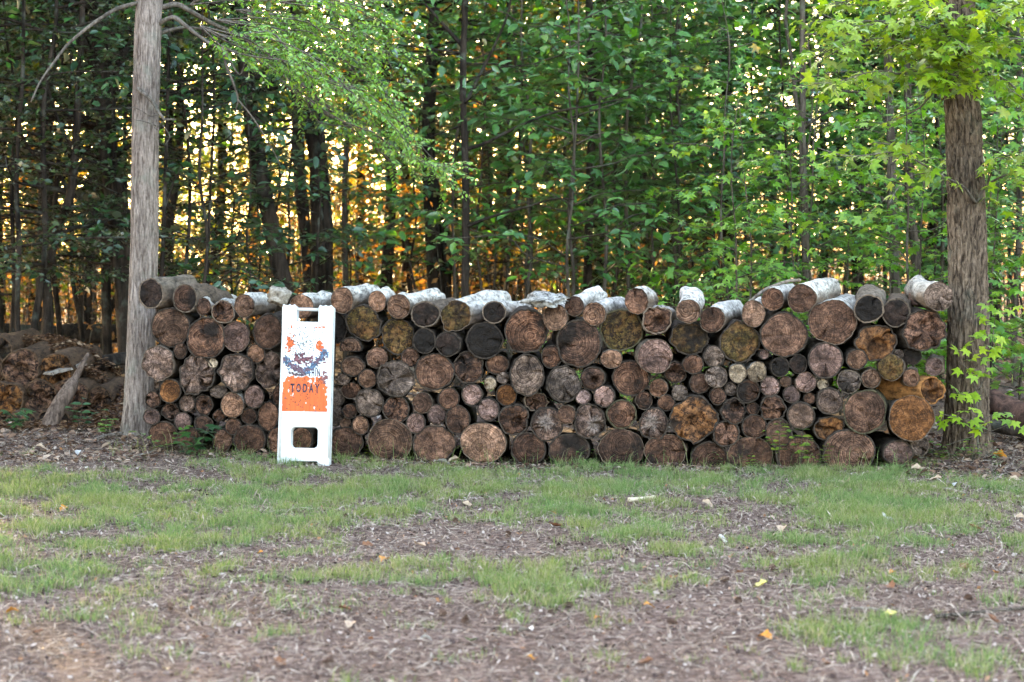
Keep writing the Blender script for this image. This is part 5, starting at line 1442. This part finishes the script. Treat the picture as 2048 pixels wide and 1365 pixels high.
org_ = np.array([.56, .105, .022])[None] * (1 + .16 * fbm(pxx / 22, pyy / 200, 5.0, 3))[:, None]
top = 772 + 26 * fb(40, 1.0) + 70 * sstep(140, 70, pxx) + 150 * sstep(590, 680, pxx)
om = sstep(-6, 6, pyy - top) * sstep(-4, 6, pxx - (58 + 14 * fb(30, 9.0))) * sstep(-4, 6, (680 + 16 * fb(34, 4.0)) - pxx)
paint(om, org_, .0006)
chips = sstep(.78, .86, fbm(pxx / 30, pyy / 60, 12.0, 4) - .12 * np.abs(pyy - 1000) / 200 + .25 * np.exp(-((pxx - 480) / 25) ** 2 - ((pyy - 1170) / 60) ** 2) * 2 + .5 * np.exp(-((pxx - 185) / 22) ** 2 - ((pyy - 900) / 40) ** 2))
paint(chips * om, (.68, .66, .64), 0)
for cx_, cy_, a, b, th_ in ((160, 320, 58, 112, .9), (572, 350, 52, 86, .9), (182, 90, 15, 42, 1.0), (575, 92, 62, 14, 1.0)):
    q = 1 - np.hypot((pxx - cx_) / a, (pyy - cy_) / b) + .55 * fb(26, cx_ * .1)
    paint(sstep(.0, .12, q), org_ * .95, .0006)
poly = np.array([(66, 535), (150, 610), (250, 670), (330, 700), (410, 680), (500, 610), (580, 530), (650, 440)], float)
dist = np.full(len(pxx), 1e9)
for a, b in zip(poly[:-1], poly[1:]):
    ab = b - a; tt = np.clip(((pxx - a[0]) * ab[0] + (pyy - a[1]) * ab[1]) / (ab @ ab), 0, 1)
    dist = np.minimum(dist, np.hypot(pxx - a[0] - tt * ab[0], pyy - a[1] - tt * ab[1]))
q = np.exp(-((pxx - 330) / 190) ** 2 - ((pyy - 545) / 75) ** 2) + .5 * fb(26, 21.0, 4)
mar = np.array([.13, .045, .055])[None] * (1 + .8 * fb(16, 3.0))[:, None]
paint(sstep(.42, .55, q), mar, .002)
q = 1 - np.abs(pyy - (735 + 18 * fb(60, 6.0))) / 34 + .5 * fb(20, 31.0, 3) - 2 * sstep(440, 560, pxx) * 0 - 1.2 * sstep(430, 470, pxx)
paint(sstep(.35, .5, q) * sstep(120, 160, pxx), (.075, .045, .05), .001)
q = 1 - np.hypot((pxx - 640) / 60, (pyy - 800) / 95) + .6 * fb(24, 51.0)
paint(sstep(.25, .4, q), (.16, .06, .06), .001)
blue = np.array([.06, .11, .18])[None] * (1 + .7 * fb(18, 41.0, 3))[:, None]
pur = np.array([.10, .055, .075])[None] * (1 + .5 * fb(18, 45.0, 3))[:, None]
bb = sstep(-.15, .3, fbm(pxx / 40, pyy / 40, 61.0, 3) + .08)[:, None]
paint(sstep(52, 40, dist + 34 * fb(22, 17.0, 4)), blue * bb + pur * (1 - bb), .0034)
dr = np.random.default_rng(77)
dots = np.zeros(len(pxx))
for k in range(190):
    a, b = dr.normal(345, 110), dr.normal(310, 125)
    if k > 150: a, b = dr.uniform(80, 670), dr.uniform(800, 1240)
    if not 80 < b: continue
    dots = np.maximum(dots, sstep(12, 6, np.hypot(pxx - a, (pyy - b)) * (1 + .5 * dr.random())))
paint(dots, (.02, .024, .022), -.0004)
V = np.array([(u, -.0225 - .0015 - r_, v) for (u, v), r_ in zip(UV, relief)])
i = np.arange(ny_ - 1)[:, None] * nx_ + np.arange(nx_ - 1)[None]
Q = np.stack([i, i + nx_, i + nx_ + 1, i + 1], -1).reshape(-1, 4)
t = NT('sign_print')
at_ = t.n('ShaderNodeAttribute', attribute_type='GEOMETRY', attribute_name='paint')
t.principled(at_.outputs['Color'], .6, .3)
pm = mesh_np('sign_plate', V, Q, t.m)
ca_ = pm.attributes.new('paint', 'FLOAT_COLOR', 'POINT')
ca_.data.foreach_set('color', np.hstack([np.clip(C3, 0, 1), np.ones((len(C3), 1))]).astype(np.float32).ravel())
plate = ob('notice', pm, sign)
M_INK = mat_plain_noise('black_ink', (.012, .010, .02), (.06, .045, .07), 60, .6, .1, .001)
def letter(ch, X0, X1, Y0, Y1, lift):
    cu = bpy.data.curves.new('letter', 'FONT'); cu.body = ch; cu.size = 1; cu.offset = .035
    o = bpy.data.objects.new('tmp', cu); COL.objects.link(o)
    dg = bpy.context.evaluated_depsgraph_get()
    me = bpy.data.meshes.new_from_object(o.evaluated_get(dg)); bpy.data.objects.remove(o)
    co_ = np.array([v.co[:2] for v in me.vertices]); lo, hi = co_.min(0), co_.max(0)
    u0, v0 = z6(X0, Y1); u1, v1 = z6(X1, Y0)
    for v in me.vertices:
        a, b = (v.co.x - lo[0]) / max(hi[0] - lo[0], 1e-6), (v.co.y - lo[1]) / (hi[1] - lo[1])
        v.co = (u0 + (u1 - u0) * a, -.0225 - lift, v0 + (v1 - v0) * b)
    me.materials.clear(); me.materials.append(M_INK)
    return ob('letter', me, plate)
for ch, a, b in (('T', 172, 232), ('O', 254, 318), ('D', 342, 404), ('A', 428, 492), ('Y', 508, 572)):
    letter(ch, a, b, 876, 996, .0028)
for ch, a, b in (('O', 320, 382), ('T', 402, 462), ('H', 462, 500), ('I', 512, 524), ('N', 536, 580)):
    letter(ch, a, b, 668, 772, .0034)

# ------------------------------------------------------------------ the older, rotting heap behind the grey tree
ROT = [(-25, 858, 34, 1.95, 'b', 'outermost brown log at the bottom of the old heap'), (42, 855, 34, 1.9, 'r', 'crumbling dark log at the bottom of the old heap'), (108, 850, 33, 2.0, 'd', 'blackened log behind the foot of the broken branch'),
       (172, 848, 30, 2.1, 'r', 'bottom log of the old heap nearest the grey tree'), (-60, 800, 34, 2.1, 'r', 'far outer log in the middle of the old heap'), (8, 798, 35, 2.0, 'x', 'orange rotten log in the middle of the old heap'), (76, 795, 34, 2.1, 'b', 'brown rotten log beside the leaning broken branch'),
       (140, 792, 33, 2.15, 'r', 'dark rotten log hidden behind the leaning broken branch'), (198, 800, 26, 2.2, 'b', 'small brown log at the grey-tree end of the old heap'), (-30, 742, 36, 2.15, 'b', 'needle-capped log on the outer top of the old heap'), (40, 738, 37, 2.1, 'r', 'broad needle-capped log on top of the old heap'),
       (112, 742, 32, 2.2, 'x', 'orange rotten log under the pale splintered plank'), (-5, 700, 26, 2.3, 'd', 'uppermost dark log of the old heap')]
for k, (a, b, r_, Y, sty, lab) in enumerate(ROT):
    P = at(a, b, Y); s_ = (Y + D) / F
    col, rings, rot, char, moss, star, hol, org, crk, rag, _w = STY[sty]
    fm, bm2, km = log_meshes(r_ * s_ * 1.1, r_ * s_, 1.2, 3, .13, (.1, -.2, .6), 400 + k, (.12, .02))
    o = empty('rotten_log', P, (0, 0, .1)); tag(o, lab, 'log', 'logs of the old rotting heap')
    b_ = ob('bark', bm2, o); f_ = ob('cut_end', fm, o)
    b_.color = (.09, .052, .03, 1); b_['fleck'] = .5
    f_.color = (*(c_ * .85 for c_ in col), 1)
    for nm, vv in zip(('rings', 'rot', 'char', 'moss', 'star', 'holes', 'orange', 'radius'), (rings, 1.0, .35, .2, 0.0, hol, org, r_ * s_)): f_[nm] = float(vv)
M_BRANCH = mat_bark('weathered_branch', (.06, .04, .03), (.22, .155, .12), 40, 7, 1.0, .014)
C = polyline(pxline([(92, 872), (106, 838), (124, 802), (140, 775), (150, 758), (166, 728), (177, 708)], 1.5, 1.9), 40)
rad = np.interp(np.linspace(0, 1, 40), [0, .1, .5, .6, .68, .8, 1], [20, 18, 14, 11, 7, 5.5, 3.5]) * (1.7 + D) / F
m = MB(); m.tube(C - C[0], rad, 16, wob=.16)
o = ob('broken_branch', m.build('broken_branch', M_BRANCH), None, C[0]); tag(o, 'thick pale broken branch leaning on the old rotting heap', 'branch')
def plank(label, p0, p1, Y0, Y1, w_, th_, mat, seed, name='splintered_plank'):
    a, b = at(*p0, Y0), at(*p1, Y1)
    L_ = (b - a).length
    n_ = 14; xs_ = np.linspace(0, L_, n_); g = np.random.default_rng(seed)
    V = []
    for k, x in enumerate(xs_):
        wv = w_ * (.75 + .3 * math.sin(k * .9 + seed)) * (1 - .35 * (k / n_) ** 3); tv = th_ * (.8 + .4 * g.random())
        V += [(x, -wv + g.normal(0, .006), -tv), (x, wv + g.normal(0, .006), -tv * .6), (x, wv * .8 + g.normal(0, .006), tv), (x, -wv * .85, tv * .8)]
    V = np.array(V); i = np.arange(n_ - 1)[:, None] * 4; j = np.arange(4)[None]; k = (j + 1) % 4
    Q = np.stack([i + j, i + k, i + 4 + k, i + 4 + j], -1).reshape(-1, 4)
    Q = np.vstack([Q, [[3, 2, 1, 0], [4 * n_ - 4, 4 * n_ - 3, 4 * n_ - 2, 4 * n_ - 1]]])
    o = ob(name, mesh_np(name, V, Q, mat, False), None, a, (b - a).to_track_quat('X', 'Z').to_euler())
    return tag(o, label, 'wood')
plank('pale splintered plank lying on top of the old heap', (95, 748), (168, 728), 2.05, 2.4, .06, .012, M_WOODGREY, 2)
plank('long grey splintered slab laid back across the old heap', (45, 752), (118, 704), 2.2, 3.0, .05, .012, M_WOODGREY, 4)
plank('short grey splinter sticking up from the old heap', (20, 700), (58, 700), 2.6, 2.9, .03, .008, M_WOODGREY, 6)
bent_stick('fallen_log', 'dark fallen log lying behind the leaning broken branch', [(178, 735), (205, 727), (235, 720), (262, 716)], 3.0, 3.3, .062, .055, M_TRUNK_D, 'log', 20, 12)
bent_stick('fallen_log', 'long dark rotten log lying flat in the woods behind the old heap', [(-30, 668), (60, 662), (150, 660), (262, 655)], 8.5, 9.0, .14, .11, M_TRUNK_D, 'log', 24, 12, z_off=-.06)
bent_stick('fallen_log', 'dark reddish rotten log lying on the ground behind the brown tree', [(1982, 800), (2020, 822), (2070, 845), (2130, 862)], 1.3, .9, .10, .12, mat_bark('red_rot_bark', (.03, .018, .014), (.14, .075, .055), 14, 4, 1.0, .02), 'log', 24, 14)
bent_stick('fallen_log', 'thin dark log under the dark reddish rotten log by the brown tree', [(1978, 850), (2030, 862), (2090, 868)], 1.0, .8, .05, .05, M_TRUNK_D, 'log', 20, 10)
# brown needles heaped on the old logs and the bank behind the grey tree
ng = np.random.default_rng(61)
n = 16000
x = ng.uniform(-4.6, -2.75, n); y = ng.uniform(1.3, 3.6, n)
z = gz(x, y) + .01 + .02 * ng.random(n)
on = x < -3.45
z = np.where(on & (y > 2.35), np.maximum(z, .70 + .10 * fbm(x * 3, y * 3, 2.0, 2) - .25 * sstep(-3.75, -3.4, x)), z)
a = ng.random(n) * 6.283
Xd = np.stack([np.cos(a), np.sin(a), ng.normal(0, .25, n)], -1)
V, T = leaves(DIA, np.stack([x, y, z], -1), Xd, np.stack([ng.normal(0, .4, n), ng.normal(0, .4, n), np.ones(n)], -1), .015 + .05 * ng.random(n))
M_NEED = mat_litter('brown_needles', [(0, (.035, .016, .009)), (.5, (.10, .047, .022)), (.85, (.19, .10, .05)), (1, (.32, .22, .14))])
o = ob('needle_litter', mesh_np('needle_litter', V, T, M_NEED, False)); tag(o, 'rusty brown needles and crumbled wood heaped over the old logs', 'needles', kind='stuff')

# ------------------------------------------------------------------ small plants
M_SEED = mat_leaf('seedling_leaf', [(0, (.08, .2, .035)), (.6, (.13, .27, .04)), (1, (.22, .32, .05))], .45, .08)
M_YEL = mat_leaf('weed_leaf', [(0, (.09, .17, .02)), (.5, (.16, .25, .025)), (1, (.3, .34, .04))], .45, .06)
def weed(seed, h_, nst, leaf, size, matl, lean=.35, nl=5, pair=True):
    g = np.random.default_rng(seed); tr, cr = MB(), MB()
    for k in range(nst):
        az = k * 2.4 + g.random(); ln = lean * (.3 + g.random()) * h_
        hh_ = h_ * (.6 + .5 * g.random())
        P = polyline([(0, 0, -.01), (math.cos(az) * ln * .35, math.sin(az) * ln * .35, hh_ * .55), (math.cos(az) * ln, math.sin(az) * ln, hh_)], 12)
        tr.tube(P, np.linspace(.0028, .0012, 12), 4, cap=False)
        for q in range(nl):
            p = P[min(11, 4 + int(8 * q / nl))]
            for sgn in ((1, -1) if pair else (1 if q % 2 else -1,)):
                a2 = az + sgn * 1.35 + g.normal(0, .35)
                V, T = leaves(leaf, p[None], np.array([[math.cos(a2), math.sin(a2), .1]]), np.array([[0, -.25, 1]]) + g.normal(0, .3, (1, 3)), np.array([size * (.7 + .6 * g.random())]))
                cr.add(V, None, T)
        V, T = leaves(leaf, P[-1][None], np.array([[math.cos(az), math.sin(az), .1]]), np.array([[0, -.3, 1.0]]), np.array([size])); cr.add(V, None, T)
    return tr.build('stem', M_TRUNK_G), cr.build('foliage', matl)
def plant(meshes, px_, py_, label, rz=0, s=1.0, group=None, name='seedling', Y=None):
    if Y is None:
        # where the photograph's ray meets the ground
        Y = -1.5
        for _ in range(7):
            p = at(px_, py_, Y); d_ = p.z - gz1(p.x, p.y)
            Y += d_ * (Y + D) / H
            Y = max(-8, min(Y, 1.5))
    p = at(px_, py_, Y)
    o = empty(name, (p.x, Y, gz1(p.x, Y)), (0, 0, rz)); o.scale = (s, s, s)
    ob('stem', meshes[0], o); ob('foliage', meshes[1], o)
    return tag(o, label, 'plant', group)
plant(weed(1, .25, 2, OVAL, .075, M_SEED, .7, 4), 338, 905, 'pinnate light green seedling growing against the bottom logs by the grey tree', 2.6, 1.0, Y=-.02)
plant(weed(2, .20, 3, STAR, .15, M_DARK, .6, 3, False), 398, 908, 'dark green broad-leaved seedling in front of the bottom logs near the grey tree', .4, 1.0, Y=-.05)
plant(weed(3, .10, 3, STAR, .11, M_DARK, .6, 2, False), 372, 918, 'low dark green seedling sprouting in grass near the grey tree', 1.4, 1.0, Y=-.12)
plant(weed(4, .28, 3, OVAL, .06, M_YEL, .5, 4), 1600, 940, 'bushy yellow-green weed in front of the wide bottom logs', .3, 1.0, Y=-.25)
plant(weed(5, .30, 2, OVAL, .05, M_YEL, .4, 5), 1558, 940, 'tall thin-stemmed weed rising across the bottom logs', 1.3, 1.1, Y=-.22)
plant(weed(6, .16, 3, OVAL, .05, M_YEL, .6, 4), 1640, 945, 'low yellow-green weed beside the bushy weed', 2.3, 1.0, Y=-.28)
W3 = [weed(10 + k, .13, 3, OVAL, .042, (M_YEL, M_SEED)[k % 2], .6, 3) for k in range(4)]
for k, (a, b) in enumerate(((735, 918), (765, 920), (905, 915), (945, 922), (985, 915), (1065, 925), (1085, 920), (1165, 930), (1345, 930), (1445, 935), (1500, 938), (1720, 940), (1760, 935), (1790, 938), (1830, 925), (1850, 915), (1880, 930), (1905, 925), (1945, 935), (1990, 930))):
    plant(W3[k % 4], a, b, 'little leafy weed sprouting at the foot of the log pile', k * 1.1, .8 + .5 * ((k * 37) % 10) / 10, 'weeds at the foot of the pile')
plant(weed(7, .2, 3, OVAL, .07, M_DARK, .6, 3), 160, 868, 'dark green weed beside the leaning broken branch', 1.0, 1.2, Y=1.3)
plant(weed(8, .18, 3, STAR, .10, M_DARK, .6, 3), 30, 885, 'dark leafy weed at the foot of the old rotting heap', 1.0, 1.2, Y=1.2)
plant(weed(9, .16, 3, OVAL, .06, M_SEED, .6, 3), 215, 880, 'small green weed between the old heap and the grey tree', 1.0, 1.0, Y=1.0)
# the young sweetgum in front of the brown trunk
tr, cr = MB(), MB(); rg = np.random.default_rng(41)
sap = empty('sapling', at(1958, 918, .0)); tag(sap, 'young yellow-green sweetgum sapling growing against the brown trunk', 'sapling')
yS = .0
def sline(pts, r0, r1, y0, y1):
    C = polyline(pxline(pts, y0, y1), 16); tr.tube(C, np.linspace(r0, r1, 16), 6); return C
sline([(1958, 920), (1954, 860), (1953, 800), (1952, 780)], .008, .006, yS, yS)
sline([(1952, 780), (1946, 762), (1940, 745), (1932, 735), (1920, 725)], .005, .002, yS, -.1)
sline([(1952, 782), (1965, 766), (1970, 745), (1975, 715), (1985, 680), (1990, 640), (2000, 620)], .006, .002, yS, -.05)
sline([(1953, 800), (1930, 790), (1905, 785)], .004, .002, yS, -.12)
sline([(1954, 850), (1930, 838), (1900, 832), (1880, 828)], .004, .002, yS, -.15)
sline([(1955, 850), (1985, 830), (2010, 825), (2030, 832)], .004, .002, yS, -.15)
sline([(1956, 870), (1990, 860), (2030, 845)], .003, .002, yS, .05)
sline([(1956, 870), (1925, 880), (1890, 892)], .003, .0015, yS, -.1)
pts = [(1928, 692), (1918, 705), (1936, 700), (1932, 720), (1945, 715), (1958, 700), (1962, 722), (1940, 742), (1948, 750), (1966, 746), (1972, 755), (1980, 735), (1905, 772), (1900, 790), (1915, 795), (1925, 785), (1938, 790),
       (1945, 798), (1958, 790), (1930, 822), (1942, 815), (1915, 832), (1900, 838), (1884, 822), (1880, 838), (1925, 845), (1945, 838), (1950, 852), (1965, 828), (1975, 845), (1960, 862), (1985, 832), (1998, 825), (2010, 838), (2025, 830),
       (2032, 842), (1972, 610), (1965, 628), (1975, 640), (1990, 615), (2005, 628), (1990, 650), (2010, 645), (1965, 660), (1985, 668), (2000, 672), (2020, 620), (2035, 612), (2045, 625), (1955, 675), (1972, 690), (1995, 695), (1935, 740), (1922, 740),
       (1982, 600), (1958, 640), (1948, 668), (1980, 705), (1970, 670), (1890, 845), (2040, 858), (1935, 708)]
Pp = np.array([tuple(at(a, b, rg.uniform(-.16, .0))) for a, b in pts])
X_ = np.stack([rg.normal(0, 1, len(pts)), rg.normal(-.5, .4, len(pts)), rg.normal(-.25, .3, len(pts))], -1)
V, T = leaves(STAR, Pp, X_, np.stack([rg.normal(0, .35, len(pts)), rg.normal(-.55, .3, len(pts)), np.ones(len(pts)) * .8], -1), .085 + .045 * rg.random(len(pts)))
cr.add(V, None, T)
under('trunk', tr.build('sapling_stem', M_TWIG), sap); under('crown', cr.build('sapling_leaves', M_HERO), sap)

# ------------------------------------------------------------------ things lying on the clearing
def on_ground(px_, py_):
    Y = -4.0
    for _ in range(7):
        p = at(px_, py_, Y); Y += (p.z - gz1(p.x, p.y)) * (Y + D) / H
        Y = max(-9, min(Y, 2.5))
    p = at(px_, py_, Y)
    return Vector((p.x, Y, gz1(p.x, Y)))
def leaf_mesh(seed, colr):
    g = np.random.default_rng(seed)
    n1_, n2_ = 9, 5
    V = []
    for a in range(n1_):
        u = a / (n1_ - 1); wdt = .34 * math.sin(math.pi * min(1, u * 1.02 + .0)) ** .7 * (1 + .25 * math.sin(u * 14 + seed)) + .01
        for b in range(n2_):
            v = (b / (n2_ - 1) * 2 - 1)
            V.append((u - .5, v * wdt, .28 * v * v * wdt * 2 + .16 * math.sin(u * 3 + seed) + g.normal(0, .012)))
    V = np.array(V); V[:, 2] -= V[:, 2].min()
    i = np.arange(n1_ - 1)[:, None] * n2_ + np.arange(n2_ - 1)[None]
    return mesh_np('fallen_leaf', V, np.stack([i, i + n2_, i + n2_ + 1, i + 1], -1).reshape(-1, 4), colr)
LC = {'orange': mat_plain_noise('orange_dead_leaf', (.36, .13, .02), (.58, .26, .04), 5, .7), 'brown': mat_plain_noise('brown_dead_leaf', (.13, .055, .03), (.26, .12, .06), 5, .7),
      'tan': mat_plain_noise('tan_dead_leaf', (.30, .20, .13), (.5, .37, .26), 5, .7), 'yellow': mat_plain_noise('yellow_dead_leaf', (.5, .4, .08), (.65, .55, .2), 5, .7),
      'grey': mat_plain_noise('grey_dead_leaf', (.34, .31, .29), (.56, .53, .5), 5, .7), 'green': mat_plain_noise('fallen_green_leaf', (.07, .14, .03), (.14, .22, .05), 5, .6)}
LM = {c_: [leaf_mesh(k * 3 + j_, m_) for j_ in range(3)] for k, (c_, m_) in enumerate(LC.items())}
lr = random.Random(3)
LEAVES = [(1530, 1280, 'orange', 26), (1298, 1220, 'orange', 20), (1784, 1180, 'brown', 22), (1522, 1175, 'yellow', 22), (1692, 975, 'tan', 26), (1750, 1035, 'tan', 18), (770, 1125, 'orange', 22), (735, 1095, 'brown', 20), (840, 1098, 'tan', 24),
          (1105, 1030, 'orange', 16), (1112, 1056, 'brown', 24), (935, 1015, 'tan', 16), (128, 1022, 'orange', 16), (520, 1113, 'orange', 14), (625, 990, 'brown', 18), (1780, 1235, 'yellow', 26), (1565, 1065, 'tan', 20), (1415, 1015, 'tan', 20), (1405, 985, 'tan', 14),
          (1480, 1150, 'brown', 16), (1650, 1150, 'brown', 12), (1785, 1150, 'orange', 14), (1930, 1140, 'brown', 24), (1990, 1150, 'orange', 16), (1950, 1060, 'brown', 22), (2000, 920, 'orange', 24), (2030, 965, 'tan', 18), (2040, 1040, 'tan', 16),
          (1240, 930, 'tan', 20), (1310, 932, 'tan', 16), (1810, 935, 'tan', 26), (1835, 945, 'tan', 20), (1560, 1255, 'tan', 14), (1195, 1240, 'orange', 12), (1060, 1322, 'orange', 14), (700, 1258, 'tan', 22), (25, 1228, 'orange', 20), (75, 1270, 'brown', 18),
          (890, 935, 'grey', 24), (910, 928, 'tan', 22), (440, 1232, 'green', 14), (940, 1289, 'green', 28), (1650, 1330, 'brown', 20), (850, 1285, 'grey', 20), (1050, 1272, 'grey', 30), (1450, 1085, 'grey', 14), (235, 1032, 'green', 10), (1770, 1048, 'grey', 26),
          (410, 1280, 'brown', 20), (560, 1330, 'brown', 22), (330, 1345, 'tan', 18), (1290, 1330, 'brown', 26), (1985, 1245, 'brown', 26), (690, 1225, 'brown', 20), (80, 900, 'tan', 16), (150, 910, 'grey', 18), (225, 905, 'tan', 16), (60, 915, 'brown', 16), (1900, 975, 'grey', 22), (1870, 965, 'tan', 20)]
SPEC = {0: 'vivid orange leaf standing out alone on the bare foreground soil', 2: 'curled rusty brown leaf standing upright among thin grass', 3: 'pale yellow star-shaped fallen leaf in sparse grass', 4: 'folded tan leaf by the grass before the widest logs', 6: 'orange leaf lying on the bare worn path', 41: 'flat green leaf fallen on the foreground soil'}
for k, (a, b, c_, s_) in enumerate(LEAVES):
    p = on_ground(a, b)
    o = ob('fallen_leaf', LM[c_][k % 3], None, p + Vector((0, 0, .006)), (lr.uniform(-.5, .5), lr.uniform(-.3, .3), lr.uniform(0, 6.28)))
    sc_ = s_ * 1.35 * (p.y + D) / F; o.scale = (sc_, sc_, sc_)
    if c_ == 'grey': nm = 'pale grey dead leaf lying on the ground'
    elif c_ == 'green': nm = 'green leaf fallen on the ground'
    else: nm = f'{c_} dead leaf lying on the ground'
    tag(o, SPEC.get(k, nm + ' of the clearing'), 'leaf', 'fallen leaves on the clearing')
def gstick(label, pts, r0, r1, mat=M_WOODGREY, cat='stick', name='stick'):
    P = [on_ground(a, b) + Vector((0, 0, r0 + .004)) for a, b in pts]
    C = polyline(P, 20); m = MB(); m.tube(C - C[0], np.linspace(r0, r1, 20), 7, wob=.3)
    return tag(ob(name, m.build(name, mat), None, C[0]), label, cat)
gstick('pale split wood splinter lying in the grass before the pile', [(1256, 1008), (1282, 1006), (1310, 1002)], .018, .010, mat_plain_noise('fresh_splinter', (.42, .33, .22), (.6, .5, .36), 20))
gstick('long dark thin stick on the foreground grass', [(1870, 1240), (1920, 1236), (1980, 1230), (2060, 1222)], .010, .006, M_TRUNK_G)
gstick('grey forked twig on the leaf litter before the brown tree', [(1960, 985), (1985, 968), (2010, 950), (2035, 938)], .010, .005)
gstick('thick grey twig lying flat on litter before the brown tree', [(1865, 980), (1895, 985), (1930, 992)], .014, .007)
gstick('dark twig lying among dry straw on the worn side of the clearing', [(165, 1058), (215, 1054), (278, 1048)], .006, .003, M_TRUNK_G)
gstick('slim broken twig on the worn soil', [(62, 1122), (95, 1130), (140, 1134), (205, 1136)], .006, .003, M_TRUNK_G)
gstick('brown curved stick half buried in the foreground litter', [(520, 1160), (560, 1158), (600, 1166), (640, 1160)], .007, .004, M_TRUNK_G)
gstick('small white chip of wood on the soil', [(1441, 1078), (1447, 1084), (1452, 1091)], .011, .008, mat_plain_noise('white_chip', (.4, .37, .33), (.6, .56, .5), 20), 'wood chip', 'wood_chip')
gstick('pale bowed stick lying in tufts of grass', [(1755, 1050), (1772, 1044), (1792, 1054)], .010, .006)
gstick('thin grey stick lying on the sparse grass', [(1702, 1222), (1735, 1222), (1765, 1226)], .007, .004)
gstick('grey root crossing the litter at the foot of the grey tree', [(190, 882), (215, 876), (245, 872), (268, 868)], .014, .016)
gstick('weathered stick on the litter between grey tree and seedling', [(268, 918), (290, 912), (312, 905)], .010, .006)
# pine cones
m = MB()
for k in range(60):
    a = k * 2.39996; u = k / 60; r_ = .021 * math.sin(math.pi * (.12 + .85 * u)) ** .8
    p = np.array([math.cos(a) * r_ * .5, math.sin(a) * r_ * .5, u * .055])
    V, T = leaves(DIA, p[None], np.array([[math.cos(a), math.sin(a), .55]]), np.array([[-math.cos(a) * .5, -math.sin(a) * .5, 1]]), np.array([r_ * .95 + .004])); m.add(V * 1.0, None, T)
m.tube([(0, 0, 0), (0, 0, .03), (0, 0, .055)], [.010, .011, .003], 8)
cone = m.build('pine_cone', mat_plain_noise('cone_scale', (.06, .034, .024), (.17, .10, .07), 60))
for k, (a, b) in enumerate(((1541, 1120), (1540, 1146), (1058, 1195), (1128, 1220), (1475, 1210), (695, 1040), (1000, 1035), (912, 1048), (880, 1240), (935, 1250), (1020, 1075), (645, 1335), (1355, 1255), (1945, 1205), (905, 1120), (340, 1225), (1440, 1170))):
    p = on_ground(a, b)
    o = ob('pine_cone', cone, None, p + Vector((0, 0, .02)), (1.45, 0, lr.uniform(0, 6.28))); o.scale = (.58, .58, .8)
    tag(o, 'small dark brown pine cone lying on the clearing', 'pine cone', 'pine cones on the clearing')
